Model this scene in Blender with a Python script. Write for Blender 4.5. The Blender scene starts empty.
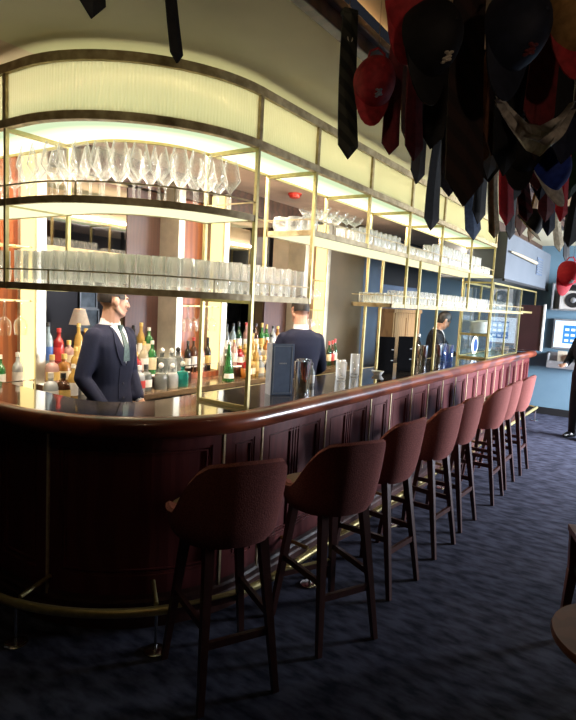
import bpy, bmesh, math, random
from mathutils import Vector, Matrix
random.seed(7)
PI = math.pi
S = bpy.context.scene
C = S.collection
def R_(d): return math.radians(d)

# ------------------------------------------------------------------ materials
def mat(name, col, rough=.5, metal=0., col2=None, scale=8., bump=0., stretch=(1, 1, 1), spec=.5, coat=0., kind='noise', emit=None, estr=0., detail=4., obj=True):
    m = bpy.data.materials.new(name); m.use_nodes = True
    nt = m.node_tree; N = nt.nodes; L = nt.links
    b = N['Principled BSDF']
    b.inputs['Roughness'].default_value = rough; b.inputs['Metallic'].default_value = metal
    b.inputs['Specular IOR Level'].default_value = spec
    b.inputs['Coat Weight'].default_value = coat; b.inputs['Coat Roughness'].default_value = .12
    tc = N.new('ShaderNodeTexCoord'); mp = N.new('ShaderNodeMapping'); mp.inputs['Scale'].default_value = stretch
    L.new(tc.outputs['Object'], mp.inputs['Vector'])
    if kind == 'wave':
        t = N.new('ShaderNodeTexWave'); t.inputs['Scale'].default_value = scale; t.inputs['Distortion'].default_value = .2; t.bands_direction = 'DIAGONAL'
        out = t.outputs['Fac']
    elif kind == 'wood':
        t = N.new('ShaderNodeTexWave'); t.inputs['Scale'].default_value = scale; t.inputs['Distortion'].default_value = 6; t.inputs['Detail'].default_value = 3; t.inputs['Detail Scale'].default_value = 1.5
        out = t.outputs['Fac']
    elif kind == 'voronoi':
        t = N.new('ShaderNodeTexVoronoi'); t.inputs['Scale'].default_value = scale; out = t.outputs['Distance']
    else:
        t = N.new('ShaderNodeTexNoise'); t.inputs['Scale'].default_value = scale; t.inputs['Detail'].default_value = detail
        out = t.outputs['Fac']
    L.new(mp.outputs[0], t.inputs['Vector'])
    c2 = col2 or tuple(c * .8 for c in col)
    r = N.new('ShaderNodeValToRGB'); r.color_ramp.elements[0].color = (*c2, 1); r.color_ramp.elements[1].color = (*col, 1)
    r.color_ramp.elements[0].position = .35; r.color_ramp.elements[1].position = .65
    L.new(out, r.inputs['Fac']); L.new(r.outputs[0], b.inputs['Base Color'])
    if bump:
        bp = N.new('ShaderNodeBump'); bp.inputs['Strength'].default_value = bump; bp.inputs['Distance'].default_value = .004
        L.new(out, bp.inputs['Height']); L.new(bp.outputs[0], b.inputs['Normal'])
    if emit:
        b.inputs['Emission Color'].default_value = (*emit, 1); b.inputs['Emission Strength'].default_value = estr
    return m

def emis(name, col, strength, col2=None, s2=None):
    """a luminous diffuser; u runs across it, so the strip side is brighter than the far side"""
    m = bpy.data.materials.new(name); m.use_nodes = True
    nt = m.node_tree; N = nt.nodes; L = nt.links
    N.remove(N['Principled BSDF'])
    e = N.new('ShaderNodeEmission'); L.new(e.outputs[0], N['Material Output'].inputs[0])
    if col2 is None:
        e.inputs[0].default_value = (*col, 1); e.inputs[1].default_value = strength
        return m
    uv = N.new('ShaderNodeUVMap'); sx = N.new('ShaderNodeSeparateXYZ'); L.new(uv.outputs[0], sx.inputs[0])
    r = N.new('ShaderNodeValToRGB'); L.new(sx.outputs[1], r.inputs[0])
    r.color_ramp.elements[0].color = (*[c * strength for c in col], 1); r.color_ramp.elements[1].color = (*[c * s2 for c in col2], 1)
    r.color_ramp.elements[0].position = .25; r.color_ramp.elements[1].position = .8
    L.new(r.outputs[0], e.inputs[0]); e.inputs[1].default_value = 1
    return m

def glassy(name, col=(1, 1, 1), base=.06, edge=.6, rough=.04, white=.35):
    m = bpy.data.materials.new(name); m.use_nodes = True
    nt = m.node_tree; N = nt.nodes; L = nt.links
    N.remove(N['Principled BSDF'])
    tr = N.new('ShaderNodeBsdfTransparent'); tr.inputs[0].default_value = (*col, 1)
    gl = N.new('ShaderNodeBsdfGlossy'); gl.inputs['Roughness'].default_value = rough
    tl = N.new('ShaderNodeBsdfTranslucent'); tl.inputs[0].default_value = (.95, .95, .92, 1)
    mx = N.new('ShaderNodeMixShader'); mx.inputs[0].default_value = white
    L.new(gl.outputs[0], mx.inputs[1]); L.new(tl.outputs[0], mx.inputs[2])
    lw = N.new('ShaderNodeLayerWeight'); lw.inputs[0].default_value = .35
    mr = N.new('ShaderNodeMapRange'); mr.inputs['To Min'].default_value = base; mr.inputs['To Max'].default_value = edge
    L.new(lw.outputs['Facing'], mr.inputs['Value'])
    nz = N.new('ShaderNodeTexNoise'); nz.inputs['Scale'].default_value = 60
    mu = N.new('ShaderNodeMath'); mu.operation = 'MULTIPLY'; L.new(mr.outputs[0], mu.inputs[0])
    m2 = N.new('ShaderNodeMapRange'); m2.inputs['To Min'].default_value = .7; m2.inputs['To Max'].default_value = 1.3; L.new(nz.outputs['Fac'], m2.inputs['Value']); L.new(m2.outputs[0], mu.inputs[1])
    ms = N.new('ShaderNodeMixShader'); L.new(mu.outputs[0], ms.inputs[0]); L.new(tr.outputs[0], ms.inputs[1]); L.new(mx.outputs[0], ms.inputs[2])
    L.new(ms.outputs[0], N['Material Output'].inputs[0])
    return m

def fluted():
    m = bpy.data.materials.new('fluted frosted glass'); m.use_nodes = True
    nt = m.node_tree; N = nt.nodes; L = nt.links
    N.remove(N['Principled BSDF'])
    uv = N.new('ShaderNodeUVMap'); w = N.new('ShaderNodeTexWave'); w.inputs['Scale'].default_value = 18; w.bands_direction = 'X'
    L.new(uv.outputs[0], w.inputs['Vector'])
    bp = N.new('ShaderNodeBump'); bp.inputs['Strength'].default_value = .5; bp.inputs['Distance'].default_value = .003; L.new(w.outputs['Fac'], bp.inputs['Height'])
    r = N.new('ShaderNodeValToRGB'); r.color_ramp.elements[0].color = (.95, .94, .84, 1); r.color_ramp.elements[1].color = (1, .99, .92, 1); L.new(w.outputs['Fac'], r.inputs[0])
    tl = N.new('ShaderNodeBsdfTranslucent'); L.new(r.outputs[0], tl.inputs[0]); L.new(bp.outputs[0], tl.inputs['Normal'])
    tr = N.new('ShaderNodeBsdfTransparent'); tr.inputs[0].default_value = (1, .97, .85, 1)
    gl = N.new('ShaderNodeBsdfGlossy'); gl.inputs['Roughness'].default_value = .25; L.new(bp.outputs[0], gl.inputs['Normal'])
    a = N.new('ShaderNodeMixShader'); a.inputs[0].default_value = .10; L.new(tl.outputs[0], a.inputs[1]); L.new(gl.outputs[0], a.inputs[2])
    b = N.new('ShaderNodeMixShader'); b.inputs[0].default_value = .12; L.new(a.outputs[0], b.inputs[1]); L.new(tr.outputs[0], b.inputs[2])
    L.new(b.outputs[0], N['Material Output'].inputs[0])
    return m

M = {}
M['carpet'] = mat('dark blue carpet', (.070, .075, .115), .95, col2=(.016, .018, .032), scale=7, bump=.5, detail=15, stretch=(2.4, 1, 1), spec=.1)
M['ceil'] = mat('cream ceiling plaster', (.62, .57, .40), .9, col2=(.58, .53, .37), scale=3, spec=.1)
M['ceil_pink'] = mat('blush ceiling plaster', (.66, .50, .40), .9, scale=3, spec=.1)
M['coffer'] = mat('warm coffer plaster', (.36, .25, .15), .9, scale=3, spec=.1)
M['wood_dark'] = mat('dark stained wood', (.05, .02, .012), .4, col2=(.02, .008, .005), scale=3, kind='wood', stretch=(1, 1, 4))
M['mahogany'] = mat('polished mahogany', (.24, .055, .022), .28, col2=(.13, .026, .012), scale=1.2, kind='wood', stretch=(.4, 2, 3), coat=.5)
M['panel'] = mat('oxblood panel wood', (.125, .027, .027), .42, col2=(.10, .021, .022), scale=2, kind='wood', stretch=(2, 2, .4), spec=.3)
M['plinth'] = mat('dark plinth wood', (.06, .02, .015), .4, scale=3, kind='wood')
M['niche_wood'] = mat('red brown niche wood', (.30, .085, .03), .4, col2=(.2, .05, .02), scale=2, kind='wood', stretch=(2, 2, .4))
M['brass'] = mat('brushed brass', (.50, .42, .19), .4, .7, col2=(.42, .35, .15), scale=30)
M['bronze'] = mat('aged bronze frame', (.50, .40, .22), .5, .3, col2=(.30, .22, .10), scale=20)
M['brass_trim'] = mat('bright brass trim', (.85, .72, .45), .4, .45, scale=30)
M['marble'] = mat('dark veined marble', (.07, .055, .04), .06, col2=(.02, .016, .013), scale=5, detail=9, spec=.7, coat=.6)
M['backtop'] = mat('bronze counter top', (.20, .14, .08), .15, col2=(.12, .08, .05), scale=5, spec=.6)
M['black'] = mat('matte black', (.012, .012, .013), .5, scale=10)
M['steel'] = mat('polished steel', (.8, .8, .8), .12, 1., scale=20)
M['glass'] = glassy('clear glass')
M['glass_crisp'] = glassy('clear crystal', base=.05, edge=.95, white=.6)
M['glass_tumbler'] = glassy('clear tumbler glass', (.985, .985, .99), .05, 1.0, .08, .75)
M['pane'] = glassy('cabinet glass', (.93, .97, .97), .06, .5, .02, .1)
M['fluted'] = fluted()
M['lum'] = emis('canopy diffuser', (.82, 1.0, .62), .72, (1, .94, .62), 1.9)
M['lum_shelf'] = emis('shelf diffuser', (.95, .95, .58), 1.0)
M['lum_in'] = emis('canopy led strip', (1, .93, .60), 7.5)
M['lum_fill'] = emis('added ceiling fill strip', (1, .84, .70), 130)  # added glow that brightens the blush ceiling behind the canopy
M['lum_niche'] = emis('niche led panel', (1, .76, .30), 1.6)
M['lum_cove'] = emis('cove led strip', (1, .75, .42), 22)
M['lum_step'] = emis('lit bottle step', (1, .86, .62), 1.3)
M['shelf_top'] = mat('frosted shelf glass', (.85, .88, .80), .3, scale=30, emit=(1, .98, .78), estr=.75)
M['mirror'] = mat('smoked mirror', (.42, .38, .36), .03, 1., scale=2, col2=(.40, .36, .34))
M['mirror_frame'] = mat('pale bronze pilaster', (.62, .58, .46), .35, .6, scale=8)
M['backwall'] = mat('olive brown wall', (.070, .052, .026), .7, scale=4)
M['wine_wall'] = mat('dark wine wall', (.05, .02, .018), .45, scale=4, kind='wood', stretch=(2, 2, .4))
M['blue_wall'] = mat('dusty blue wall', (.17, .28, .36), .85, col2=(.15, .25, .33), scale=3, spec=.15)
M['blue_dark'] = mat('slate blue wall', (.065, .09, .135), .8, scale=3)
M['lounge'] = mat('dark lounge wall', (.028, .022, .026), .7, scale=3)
M['front_wall'] = mat('dim plaster wall', (.10, .09, .08), .85, scale=3)
M['oak'] = mat('oak door wood', (.34, .20, .085), .45, col2=(.25, .14, .06), scale=2, kind='wood', stretch=(2, 2, .4))
M['stool'] = mat('maroon tweed', (.30, .10, .085), .9, col2=(.19, .06, .055), scale=160, bump=.5, spec=.15, detail=2)
M['seat'] = mat('tan seat leather', (.20, .11, .05), .5, scale=30, bump=.1)
M['leg'] = mat('dark stool leg wood', (.05, .016, .013), .35, scale=6, kind='wood')
M['navy'] = mat('navy suit wool', (.009, .012, .032), .8, col2=(.007, .009, .024), scale=120, bump=.1, spec=.2)
M['dark_suit'] = mat('black suit wool', (.010, .011, .016), .8, scale=120, spec=.2)
M['shirt'] = mat('white shirt cotton', (.80, .80, .82), .8, scale=60)
M['tie_green'] = mat('dark green dotted tie silk', (.05, .09, .085), .5, col2=(.02, .045, .045), scale=90, kind='voronoi')
M['skin'] = mat('skin', (.62, .36, .26), .55, col2=(.56, .31, .22), scale=12, spec=.3)
M['lip'] = mat('lips', (.45, .18, .15), .5, scale=20)
M['hair_dark'] = mat('dark brown hair', (.018, .012, .010), .6, col2=(.008, .006, .005), scale=60, bump=.5, stretch=(1, 1, .2))
M['eye'] = mat('eye', (.75, .74, .72), .3, scale=5)
M['iris'] = mat('iris', (.03, .02, .015), .3, scale=5)
M['shoe'] = mat('black leather', (.01, .01, .01), .3, scale=20)
M['menu_blue'] = mat('slate blue menu card', (.13, .18, .29), .6, scale=20)
M['menu_edge'] = mat('pale menu border', (.38, .42, .52), .6, scale=20)
M['menu_black'] = mat('black menu cover', (.004, .004, .005), .95, spec=.05, scale=20)
M['print'] = mat('pale print', (.6, .6, .62), .6, scale=20)
M['red'] = mat('red plastic', (.55, .03, .02), .4, scale=10)
M['white'] = mat('white ceramic', (.82, .82, .78), .3, scale=10)
M['white_pl'] = mat('white plaster trim', (.75, .72, .68), .6, scale=10)
M['grey_metal'] = mat('grey equipment metal', (.30, .31, .32), .5, .3, scale=10)
M['screen'] = mat('lit screen', (.2, .3, .4), .3, scale=4, emit=(.72, .85, 1), estr=1.2)
M['screen_blue'] = mat('screen image', (.02, .1, .3), .3, scale=40, emit=(.03, .22, .6), estr=.8)
M['purple'] = mat('dark plum panel', (.055, .018, .020), .45, scale=4)
M['bulk'] = mat('blue grey bulkhead paint', (.080, .092, .108), .6, col2=(.068, .08, .095), scale=3)
M['lampshade'] = mat('cream lampshade', (.8, .65, .45), .8, scale=20, emit=(1, .66, .42), estr=.28)
M['paper'] = mat('pale paper', (.62, .55, .42), .8, scale=10)
M['picture'] = mat('grey print picture', (.25, .30, .34), .6, scale=6, col2=(.08, .10, .12))
M['wood_table'] = mat('red brown table wood', (.16, .05, .022), .35, scale=2, kind='wood', stretch=(1, 3, 1))

def cloth(name, a, b=None, kind='noise', scale=40.):
    return mat(name, a, .7, col2=b or tuple(c * .6 for c in a), kind=kind, scale=scale, spec=.25)

# ------------------------------------------------------------------ mesh helpers
def mesh_obj(name, bm, m, parent=None, smooth=False, loc=None, uvl=False):
    bmesh.ops.recalc_face_normals(bm, faces=bm.faces)
    me = bpy.data.meshes.new(name); bm.to_mesh(me); bm.free()
    if isinstance(m, (list, tuple)):
        for x in m: me.materials.append(x)
    else: me.materials.append(m)
    if smooth:
        me.polygons.foreach_set('use_smooth', [True] * len(me.polygons))
        try: me.set_sharp_from_angle(angle=R_(40))
        except Exception: pass
    o = bpy.data.objects.new(name, me); C.objects.link(o)
    if parent is not None: o.parent = parent
    if loc is not None: o.location = loc
    return o
def tag(o, label=None, cat=None, group=None, kind=None):
    if label: o['label'] = label
    if cat: o['category'] = cat
    if group: o['group'] = group
    if kind: o['kind'] = kind
    return o
def thing(name, label, cat, loc=(0, 0, 0), rz=0., group=None, rot=None):
    o = bpy.data.objects.new(name, None); C.objects.link(o); o.empty_display_size = .1
    o.location = loc; o.rotation_euler = rot or (0, 0, rz)
    return tag(o, label, cat, group)
def struct(name, bm, m, **k): return tag(mesh_obj(name, bm, m, **k), kind='structure')
def dup(root, loc, rz=None, label=None, group=None, rot=None, scale=None):
    r = root.copy(); C.objects.link(r); r.location = loc
    if rz is not None: r.rotation_euler = (0, 0, rz)
    if rot is not None: r.rotation_euler = rot
    if scale is not None: r.scale = scale if isinstance(scale, (tuple, list)) else (scale,) * 3
    if label: r['label'] = label
    if group: r['group'] = group
    for ch in list(root.children):
        c = ch.copy(); C.objects.link(c); c.parent = r
        for g in list(ch.children):
            d = g.copy(); C.objects.link(d); d.parent = c
    return r
def B(): return bmesh.new()
def box(bm, x0, x1, y0, y1, z0, z1, bev=0.):
    r = bmesh.ops.create_cube(bm, size=1.)
    vs = r['verts']
    for v in vs:
        v.co = Vector(((x0 + x1) / 2 + v.co.x * (x1 - x0), (y0 + y1) / 2 + v.co.y * (y1 - y0), (z0 + z1) / 2 + v.co.z * (z1 - z0)))
    if bev:
        es = {e for v in vs for e in v.link_edges}
        bmesh.ops.bevel(bm, geom=list(es), offset=bev, segments=2, affect='EDGES', profile=.6)
    return bm
def ring_loft(bm, rings, cap=True, closed=True):
    vr = [[bm.verts.new(p) for p in r] for r in rings]
    n = len(vr[0])
    for a, b in zip(vr[:-1], vr[1:]):
        for i in range(n if closed else n - 1):
            j = (i + 1) % n
            bm.faces.new((a[i], a[j], b[j], b[i]))
    if cap:
        bm.faces.new(list(reversed(vr[0]))); bm.faces.new(vr[-1])
    return bm
def tube(bm, pts, rad, n=10, cap=True):
    pts = [Vector(p) for p in pts]
    rads = rad if isinstance(rad, (list, tuple)) else [rad] * len(pts)
    rings = []; up = None
    for i, p in enumerate(pts):
        t = (pts[min(i + 1, len(pts) - 1)] - pts[max(i - 1, 0)]).normalized()
        if up is None:
            up = Vector((0, 0, 1)) if abs(t.z) < .9 else Vector((1, 0, 0))
        a = t.cross(up).normalized(); b = a.cross(t).normalized(); up = b
        rings.append([p + (a * math.cos(2 * PI * k / n) + b * math.sin(2 * PI * k / n)) * rads[i] for k in range(n)])
    return ring_loft(bm, rings, cap)
def bar(bm, p, q, w, d=None, w2=None, d2=None):
    """square bar between two points, optionally tapering"""
    p, q = Vector(p), Vector(q); d = d or w; w2 = w2 or w; d2 = d2 or (d if w2 == w else w2)
    t = (q - p).normalized(); up = Vector((0, 0, 1)) if abs(t.z) < .9 else Vector((0, 1, 0))
    a = t.cross(up).normalized(); b = a.cross(t).normalized()
    rings = []
    for c, ww, dd in ((p, w, d), (q, w2, d2)):
        rings.append([c + a * (sx * ww / 2) + b * (sy * dd / 2) for sx, sy in ((-1, -1), (1, -1), (1, 1), (-1, 1))])
    return ring_loft(bm, rings)
def lathe(bm, prof, n=16, c=(0, 0, 0), close=False):
    cx, cy, cz = c
    rings = [[Vector((cx + r * math.cos(2 * PI * k / n), cy + r * math.sin(2 * PI * k / n), cz + z)) for k in range(n)] for r, z in prof]
    return ring_loft(bm, rings, cap=close)
def prism(bm, poly, z0, z1):
    a = [bm.verts.new((x, y, z0)) for x, y in poly]; b = [bm.verts.new((x, y, z1)) for x, y in poly]
    bm.faces.new(list(reversed(a))); bm.faces.new(b)
    n = len(poly)
    for i in range(n): bm.faces.new((a[i], a[(i + 1) % n], b[(i + 1) % n], b[i]))
    return bm
def ellipsoid(bm, c, r, seg=20, rings=12, rot=None):
    g = bmesh.ops.create_uvsphere(bm, u_segments=seg, v_segments=rings, radius=1.)
    for v in g['verts']:
        p = Vector((v.co.x * r[0], v.co.y * r[1], v.co.z * r[2]))
        if rot: p = rot @ p
        v.co = p + Vector(c)
    return g['verts']

# plan curve of the bar: along X on the customer side, a quarter turn round the end, then back along Y
CX, CY, RB = 2.48, 2.735, .83
ARC = RB * PI / 2
def cur(s, o=0.):
    """point and outward normal at arc length s (s >= 0 straight run, X = CX + s)"""
    if s >= 0: return Vector((CX + s, CY - RB - o)), Vector((0, -1))
    if s > -ARC:
        a = -s / RB; n = Vector((-math.sin(a), -math.cos(a)))
        return Vector((CX, CY)) + n * (RB + o), n
    return Vector((CX - RB - o, CY + (-s - ARC))), Vector((-1, 0))
def svals(s0, s1):
    v = [s0]
    n = max(1, int((min(s1, 0) - max(s0, -ARC)) / .045)) if s0 < 0 and s1 > -ARC else 0
    if n:
        a, b = max(s0, -ARC), min(s1, 0)
        v += [a + (b - a) * i / n for i in range(n + 1)]
    if s0 < -ARC:
        b_ = min(s1, -ARC); k_ = max(1, int((b_ - s0) / .06)); v += [s0 + (b_ - s0) * i / k_ for i in range(k_)]
    v.append(s1)
    out = []
    for x in sorted(v):
        if not out or x - out[-1] > 1e-4: out.append(x)
    return out
def sweep(bm, s0, s1, prof, uv=False, cap=True):
    """closed profile [(offset, z)] swept along the plan curve"""
    ss = svals(s0, s1); rings = []
    for s in ss:
        rings.append([Vector((*cur(s, o)[0], z)) for o, z in prof])
    vr = [[bm.verts.new(p) for p in r] for r in rings]
    L = bm.loops.layers.uv.verify() if uv else None
    n = len(prof)
    for k in range(len(vr) - 1):
        for i in range(n):
            j = (i + 1) % n
            f = bm.faces.new((vr[k][i], vr[k][j], vr[k + 1][j], vr[k + 1][i]))
            if uv:
                zs = [p[1] for p in prof]; os_ = [p[0] for p in prof]
                for lp, (kk, ii) in zip(f.loops, ((k, i), (k, j), (k + 1, j), (k + 1, i))):
                    v = (os_[ii] - max(os_)) / (min(os_) - max(os_)) if uv == 'across' else (zs[ii] - min(zs))
                    lp[L].uv = (ss[kk], v)
    if cap:
        bm.faces.new(list(reversed(vr[0]))); bm.faces.new(vr[-1])
    return bm
def rect(o0, o1, z0, z1): return [(o0, z0), (o1, z0), (o1, z1), (o0, z1)]

# ------------------------------------------------------------------ camera
RM = ((0.560, -0.057, 0.827), (-0.827, -0.102, 0.553), (0.053, -0.993, -0.104))
cr = Vector((RM[0][0], RM[1][0], RM[2][0])).normalized()
cb = -Vector((RM[0][2], RM[1][2], RM[2][2])).normalized()
cu = cb.cross(cr).normalized(); cr = cu.cross(cb)
cam = bpy.data.objects.new('camera', bpy.data.cameras.new('camera')); C.objects.link(cam)
cam.matrix_world = Matrix(((cr.x, cu.x, cb.x, 0), (cr.y, cu.y, cb.y, 0), (cr.z, cu.z, cb.z, 1.7), (0, 0, 0, 1)))
cam.data.sensor_fit = 'HORIZONTAL'; cam.data.sensor_width = 36; cam.data.lens = 566 / 576 * 36; cam.data.clip_start = .02
S.camera = cam
def at(x, y, X=None, Y=None, Z=None):
    """world point seen at photo position (x, y) on a plane of the room"""
    d = Vector(tuple(RM[i][0] * (x - 288) + RM[i][1] * (y - 360) + RM[i][2] * 566 for i in range(3)))
    k = X / d.x if X is not None else Y / d.y if Y is not None else (Z - 1.7) / d.z
    return Vector((0, 0, 1.7)) + d * k

# ------------------------------------------------------------------ room shell
XE = 10.45; YB = 4.05; YF = -3.2; XL = -1.8; ZC = 2.85; ZK = 2.97; YC = 1.33
struct('floor', box(B(), XL, XE + .1, YF - .1, 6.2, -.08, 0), M['carpet'])
struct('ceiling', box(B(), XL, XE + .1, YC, 2.75, ZC, ZC + .14), M['ceil'])
struct('ceiling', box(B(), XL, XE + .1, 2.75, 6.2, ZC, ZC + .14), M['ceil_pink'])
struct('ceiling', box(B(), XL, XE + .1, YF - .1, YC - .10, ZK, ZK + .02), M['coffer'])
bm = B(); box(bm, XL, 8.6, YC - .055, YC, ZC - .012, ZC + .09, .006); box(bm, XL, 8.6, YC - .085, YC - .055, ZC + .05, ZC + .09, .006)
struct('trim_1', bm, M['wood_dark'])
tag(mesh_obj('cove_light_strip', box(B(), XL + .2, 8.5, YC - .05, YC - .02, ZC + .092, ZC + .104), M['lum_cove']), 'warm light strip hidden on top of the dark ceiling moulding', 'light')
bm = B()
box(bm, 1.5, 8.05, YB, YB + .12, 0, .95); box(bm, 1.5, 8.05, YB, YB + .12, 1.98, ZC)
for x0, x1 in ((1.5, 2.50), (3.37, 4.60), (5.45, 8.05)): box(bm, x0, x1, YB, YB + .12, .95, 1.98)
struct('wall_back', bm, M['backwall'])
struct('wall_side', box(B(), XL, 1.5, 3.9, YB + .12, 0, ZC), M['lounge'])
struct('wall_pier', box(B(), 6.545, 7.62, 3.86, YB, 0, ZC), M['backwall'])
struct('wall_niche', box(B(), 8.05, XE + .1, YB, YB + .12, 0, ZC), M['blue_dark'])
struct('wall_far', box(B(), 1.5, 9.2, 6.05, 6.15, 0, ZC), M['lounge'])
struct('wall_left', box(B(), XL - .1, XL, YF, 5.2, 0, 2.99), M['front_wall'])
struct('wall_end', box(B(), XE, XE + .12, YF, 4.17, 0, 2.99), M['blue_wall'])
struct('baseboard_end', box(B(), XE - .02, XE, YF, YB, 0, .12, .004), M['black'])
# front wall (behind the photographer) with two daylight windows near the far end
bm = B()
for x0, x1 in ((XL, 7.5), (8.8, 9.1), (10.3, XE)): box(bm, x0, x1, YF - .12, YF, 0, 2.99)
for x0, x1 in ((7.5, 8.8), (9.1, 10.3)): box(bm, x0, x1, YF - .12, YF, 0, .55); box(bm, x0, x1, YF - .12, YF, 2.35, 2.99)
struct('wall_front', bm, M['front_wall'])
for i, (x0, x1) in enumerate(((7.5, 8.8), (9.1, 10.3))):
    bm = B(); xm = (x0 + x1) / 2
    for a, b in ((x0, x0 + .05), (xm - .02, xm + .02), (x1 - .05, x1)): box(bm, a, b, YF - .09, YF - .03, .55, 2.35)
    for a, b in ((.55, .6), (1.5, 1.54), (2.3, 2.35)): box(bm, x0, x1, YF - .088, YF - .032, a, b)
    w = struct('window_%d' % (i + 1), bm, M['white_pl'])
    L = bpy.data.lights.new('daylight', 'AREA'); L.shape = 'RECTANGLE'; L.size = 1.3; L.size_y = 1.7; L.energy = 430; L.spread = R_(110); L.color = (.84, .90, 1.0)
    lo = bpy.data.objects.new('daylight', L); C.objects.link(lo); lo.location = (xm, YF - .16, 1.5); lo.rotation_euler = (R_(90 - 16), 0, R_(6))

# ------------------------------------------------------------------ back bar: niches, mirrors, counter
ZB = .90
nich = [(1.62, 2.37, 'behind the curved bar end'), (3.84, 4.40, 'between the two openings'), (6.0, 6.46, 'beyond the second barman')]
for k, (x0, x1, where) in enumerate(nich):
    t = thing('display_niche', 'lit wood-backed niche with brass glass racks ' + where, 'display niche', (0, 0, 0))
    y0 = 3.78
    pw = .078
    mesh_obj('back_panel', box(B(), x0, x1, YB - .03, YB - .005, ZB, 2.72), M['niche_wood'], t)
    for px in (x0 - pw, x1):
        mesh_obj('pilaster', box(B(), px, px + pw, y0, YB - .005, ZB, 2.72, .004), M['mirror_frame'], t)
    tag(mesh_obj('light_panel', box(B(), x1 - .018, x1 - .002, 3.80, 3.95, ZB + .06, 2.70), M['lum_niche'], t), 'glowing yellow side panel')
    tag(mesh_obj('light_panel', box(B(), x0 + .002, x0 + .018, 3.80, YB - .032, ZB + .06, 2.70), M['lum_niche'], t), 'narrow glowing yellow strip on the left')
    for zz in (1.60, 1.98):
        bm = B()
        for yy in (3.82, 3.95): bar(bm, (x0, yy, zz), (x1 - .02, yy, zz), .012, .012)
        n = 6
        for i in range(n + 1):
            xx = x0 + .02 + (x1 - .04 - x0) * i / n
            bar(bm, (xx, 3.80, zz - .002), (xx, YB - .032, zz - .002), .008, .008)
        mesh_obj('glass_rack', bm, M['brass'], t)
    mesh_obj('ledge', box(B(), x0, x1 - .002, 3.79, YB - .032, ZB, ZB + .05, .003), M['niche_wood'], t)
    bm = B(); bar(bm, (x0, 3.795, ZB + .13), (x1, 3.795, ZB + .13), .008)
    for i in range(4): bar(bm, (x0 + .01 + (x1 - x0 - .02) * i / 3, 3.795, ZB + .05), (x0 + .01 + (x1 - x0 - .02) * i / 3, 3.795, ZB + .13), .007)
    tag(mesh_obj('guard_rail', bm, M['steel'], t), 'thin silver guard rail')
for k, (x0, x1, lab) in enumerate(((2.45, 3.37, 'smoked mirror high above the opening behind the first barman'), (4.48, 5.92, 'smoked mirror high above the central cluster of bottles'))):
    t = thing('wall_mirror', lab, 'mirror', (0, 0, 0))
    mesh_obj('mirror_glass', box(B(), x0, x1, YB - .022, YB - .006, 2.03, 2.60), M['mirror'], t)
    for za, zb_ in ((1.975, 2.03), (2.60, 2.618)): mesh_obj('mirror_rail', box(B(), x0, x1, YB - .03, YB - .002, za, zb_), M['bronze'], t)
for x0, x1, lab in ((3.372, 3.76, 'dark wine-coloured wood panel between the first barman and the middle niche'), (5.452, 5.92, 'dark wine-coloured wood panel behind the second barman')):
    tag(mesh_obj('wood_panel', box(B(), x0, x1, YB - .03, YB - .002, 0, 1.97 if x0 > 5 else 2.61, .004), M['wine_wall']), lab, 'wall panel')
struct('trim_2', box(B(), XL, 6.54, YB - .09, YB - .035, 2.62, 2.845, .004), M['wood_dark'])
t = thing('back_counter', 'long back bar counter with bronze top and black fridge front', 'counter', (0, 0, 0))
mesh_obj('counter_top', box(B(), 2.0, 6.54, 3.40, YB - .032, ZB - .05, ZB, .006), M['backtop'], t)
for i in range(6):
    x0 = 2.0 + i * .755
    d = mesh_obj('fridge_front', box(B(), x0 + .01, x0 + .745, 3.44, YB - .1, .05, ZB - .05, .004), M['black'], t)
    mesh_obj('handle', box(B(), x0 + .25, x0 + .56, 3.425, 3.437, ZB - .11, ZB - .095), M['steel'], d)
for x0, x1, y0, y1, h in ((2.46, 3.755, 3.79, YB - .034, .20), (2.37, 3.80, 3.60, 3.775, .10), (4.49, 5.9, 3.79, YB - .034, .20), (4.45, 5.95, 3.60, 3.775, .10)):
    if True:
        r = mesh_obj('bottle_step', box(B(), x0, x1, y0, y1, ZB, ZB + h, .002), M['wood_dark'], t)
        tag(mesh_obj('lit_top', box(B(), x0 + .01, x1 - .01, y0 + .01, y1 - .01, ZB + h, ZB + h + .004), M['lum_step'], r), 'glowing top of the bottle step')

# ------------------------------------------------------------------ bar: front, worktop, foot rail
SE = 7.50        # end of the bar along the straight run
SL = -ARC - 1.0
t = thing('bar_counter', 'long curved oxblood wood bar front with brass strips', 'bar', (0, 0, 0))
trims = [-ARC - .55, -1.09, -.2, .10, .82, 1.52, 1.90, 2.36] + [2.36 + .42 * i for i in range(1, 13)]
trims = [s for s in trims if s < SE - .1]
def panel(s0, s1):
    bm = B(); z0, z1 = .17, 1.0
    sweep(bm, s0, s1, rect(-.02, .012, z0, z1))
    fw = .055 if s1 - s0 > .28 else .035
    sweep(bm, s0 + .012, s1 - .012, rect(.012, .030, z1 - .07, z1)); sweep(bm, s0 + .012, s1 - .012, rect(.012, .030, z0, z0 + .10))
    for a in (s0 + .012, s1 - .012 - fw): sweep(bm, a, a + fw, rect(.012, .030, z0 + .10, z1 - .07))
    for o, w in ((.0, .014), (.022, .008)):
        a, b = s0 + .012 + fw + o, s1 - .012 - fw - o; c, d = z0 + .10 + o, z1 - .07 - o
        sweep(bm, a, b, rect(.012, .024, d - w, d)); sweep(bm, a, b, rect(.012, .024, c, c + w))
        sweep(bm, a, a + w, rect(.012, .024, c + w, d - w)); sweep(bm, b - w, b, rect(.012, .024, c + w, d - w))
    if .5 < s1 - s0 < .8:
        m_ = (s0 + s1) / 2
        for a in (-.05, -.02, .01, .04): sweep(bm, m_ + a, m_ + a + .012, rect(.012, .026, z0 + .10, z1 - .07))
    return bm
ed = [SL] + trims + [SE]
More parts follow.
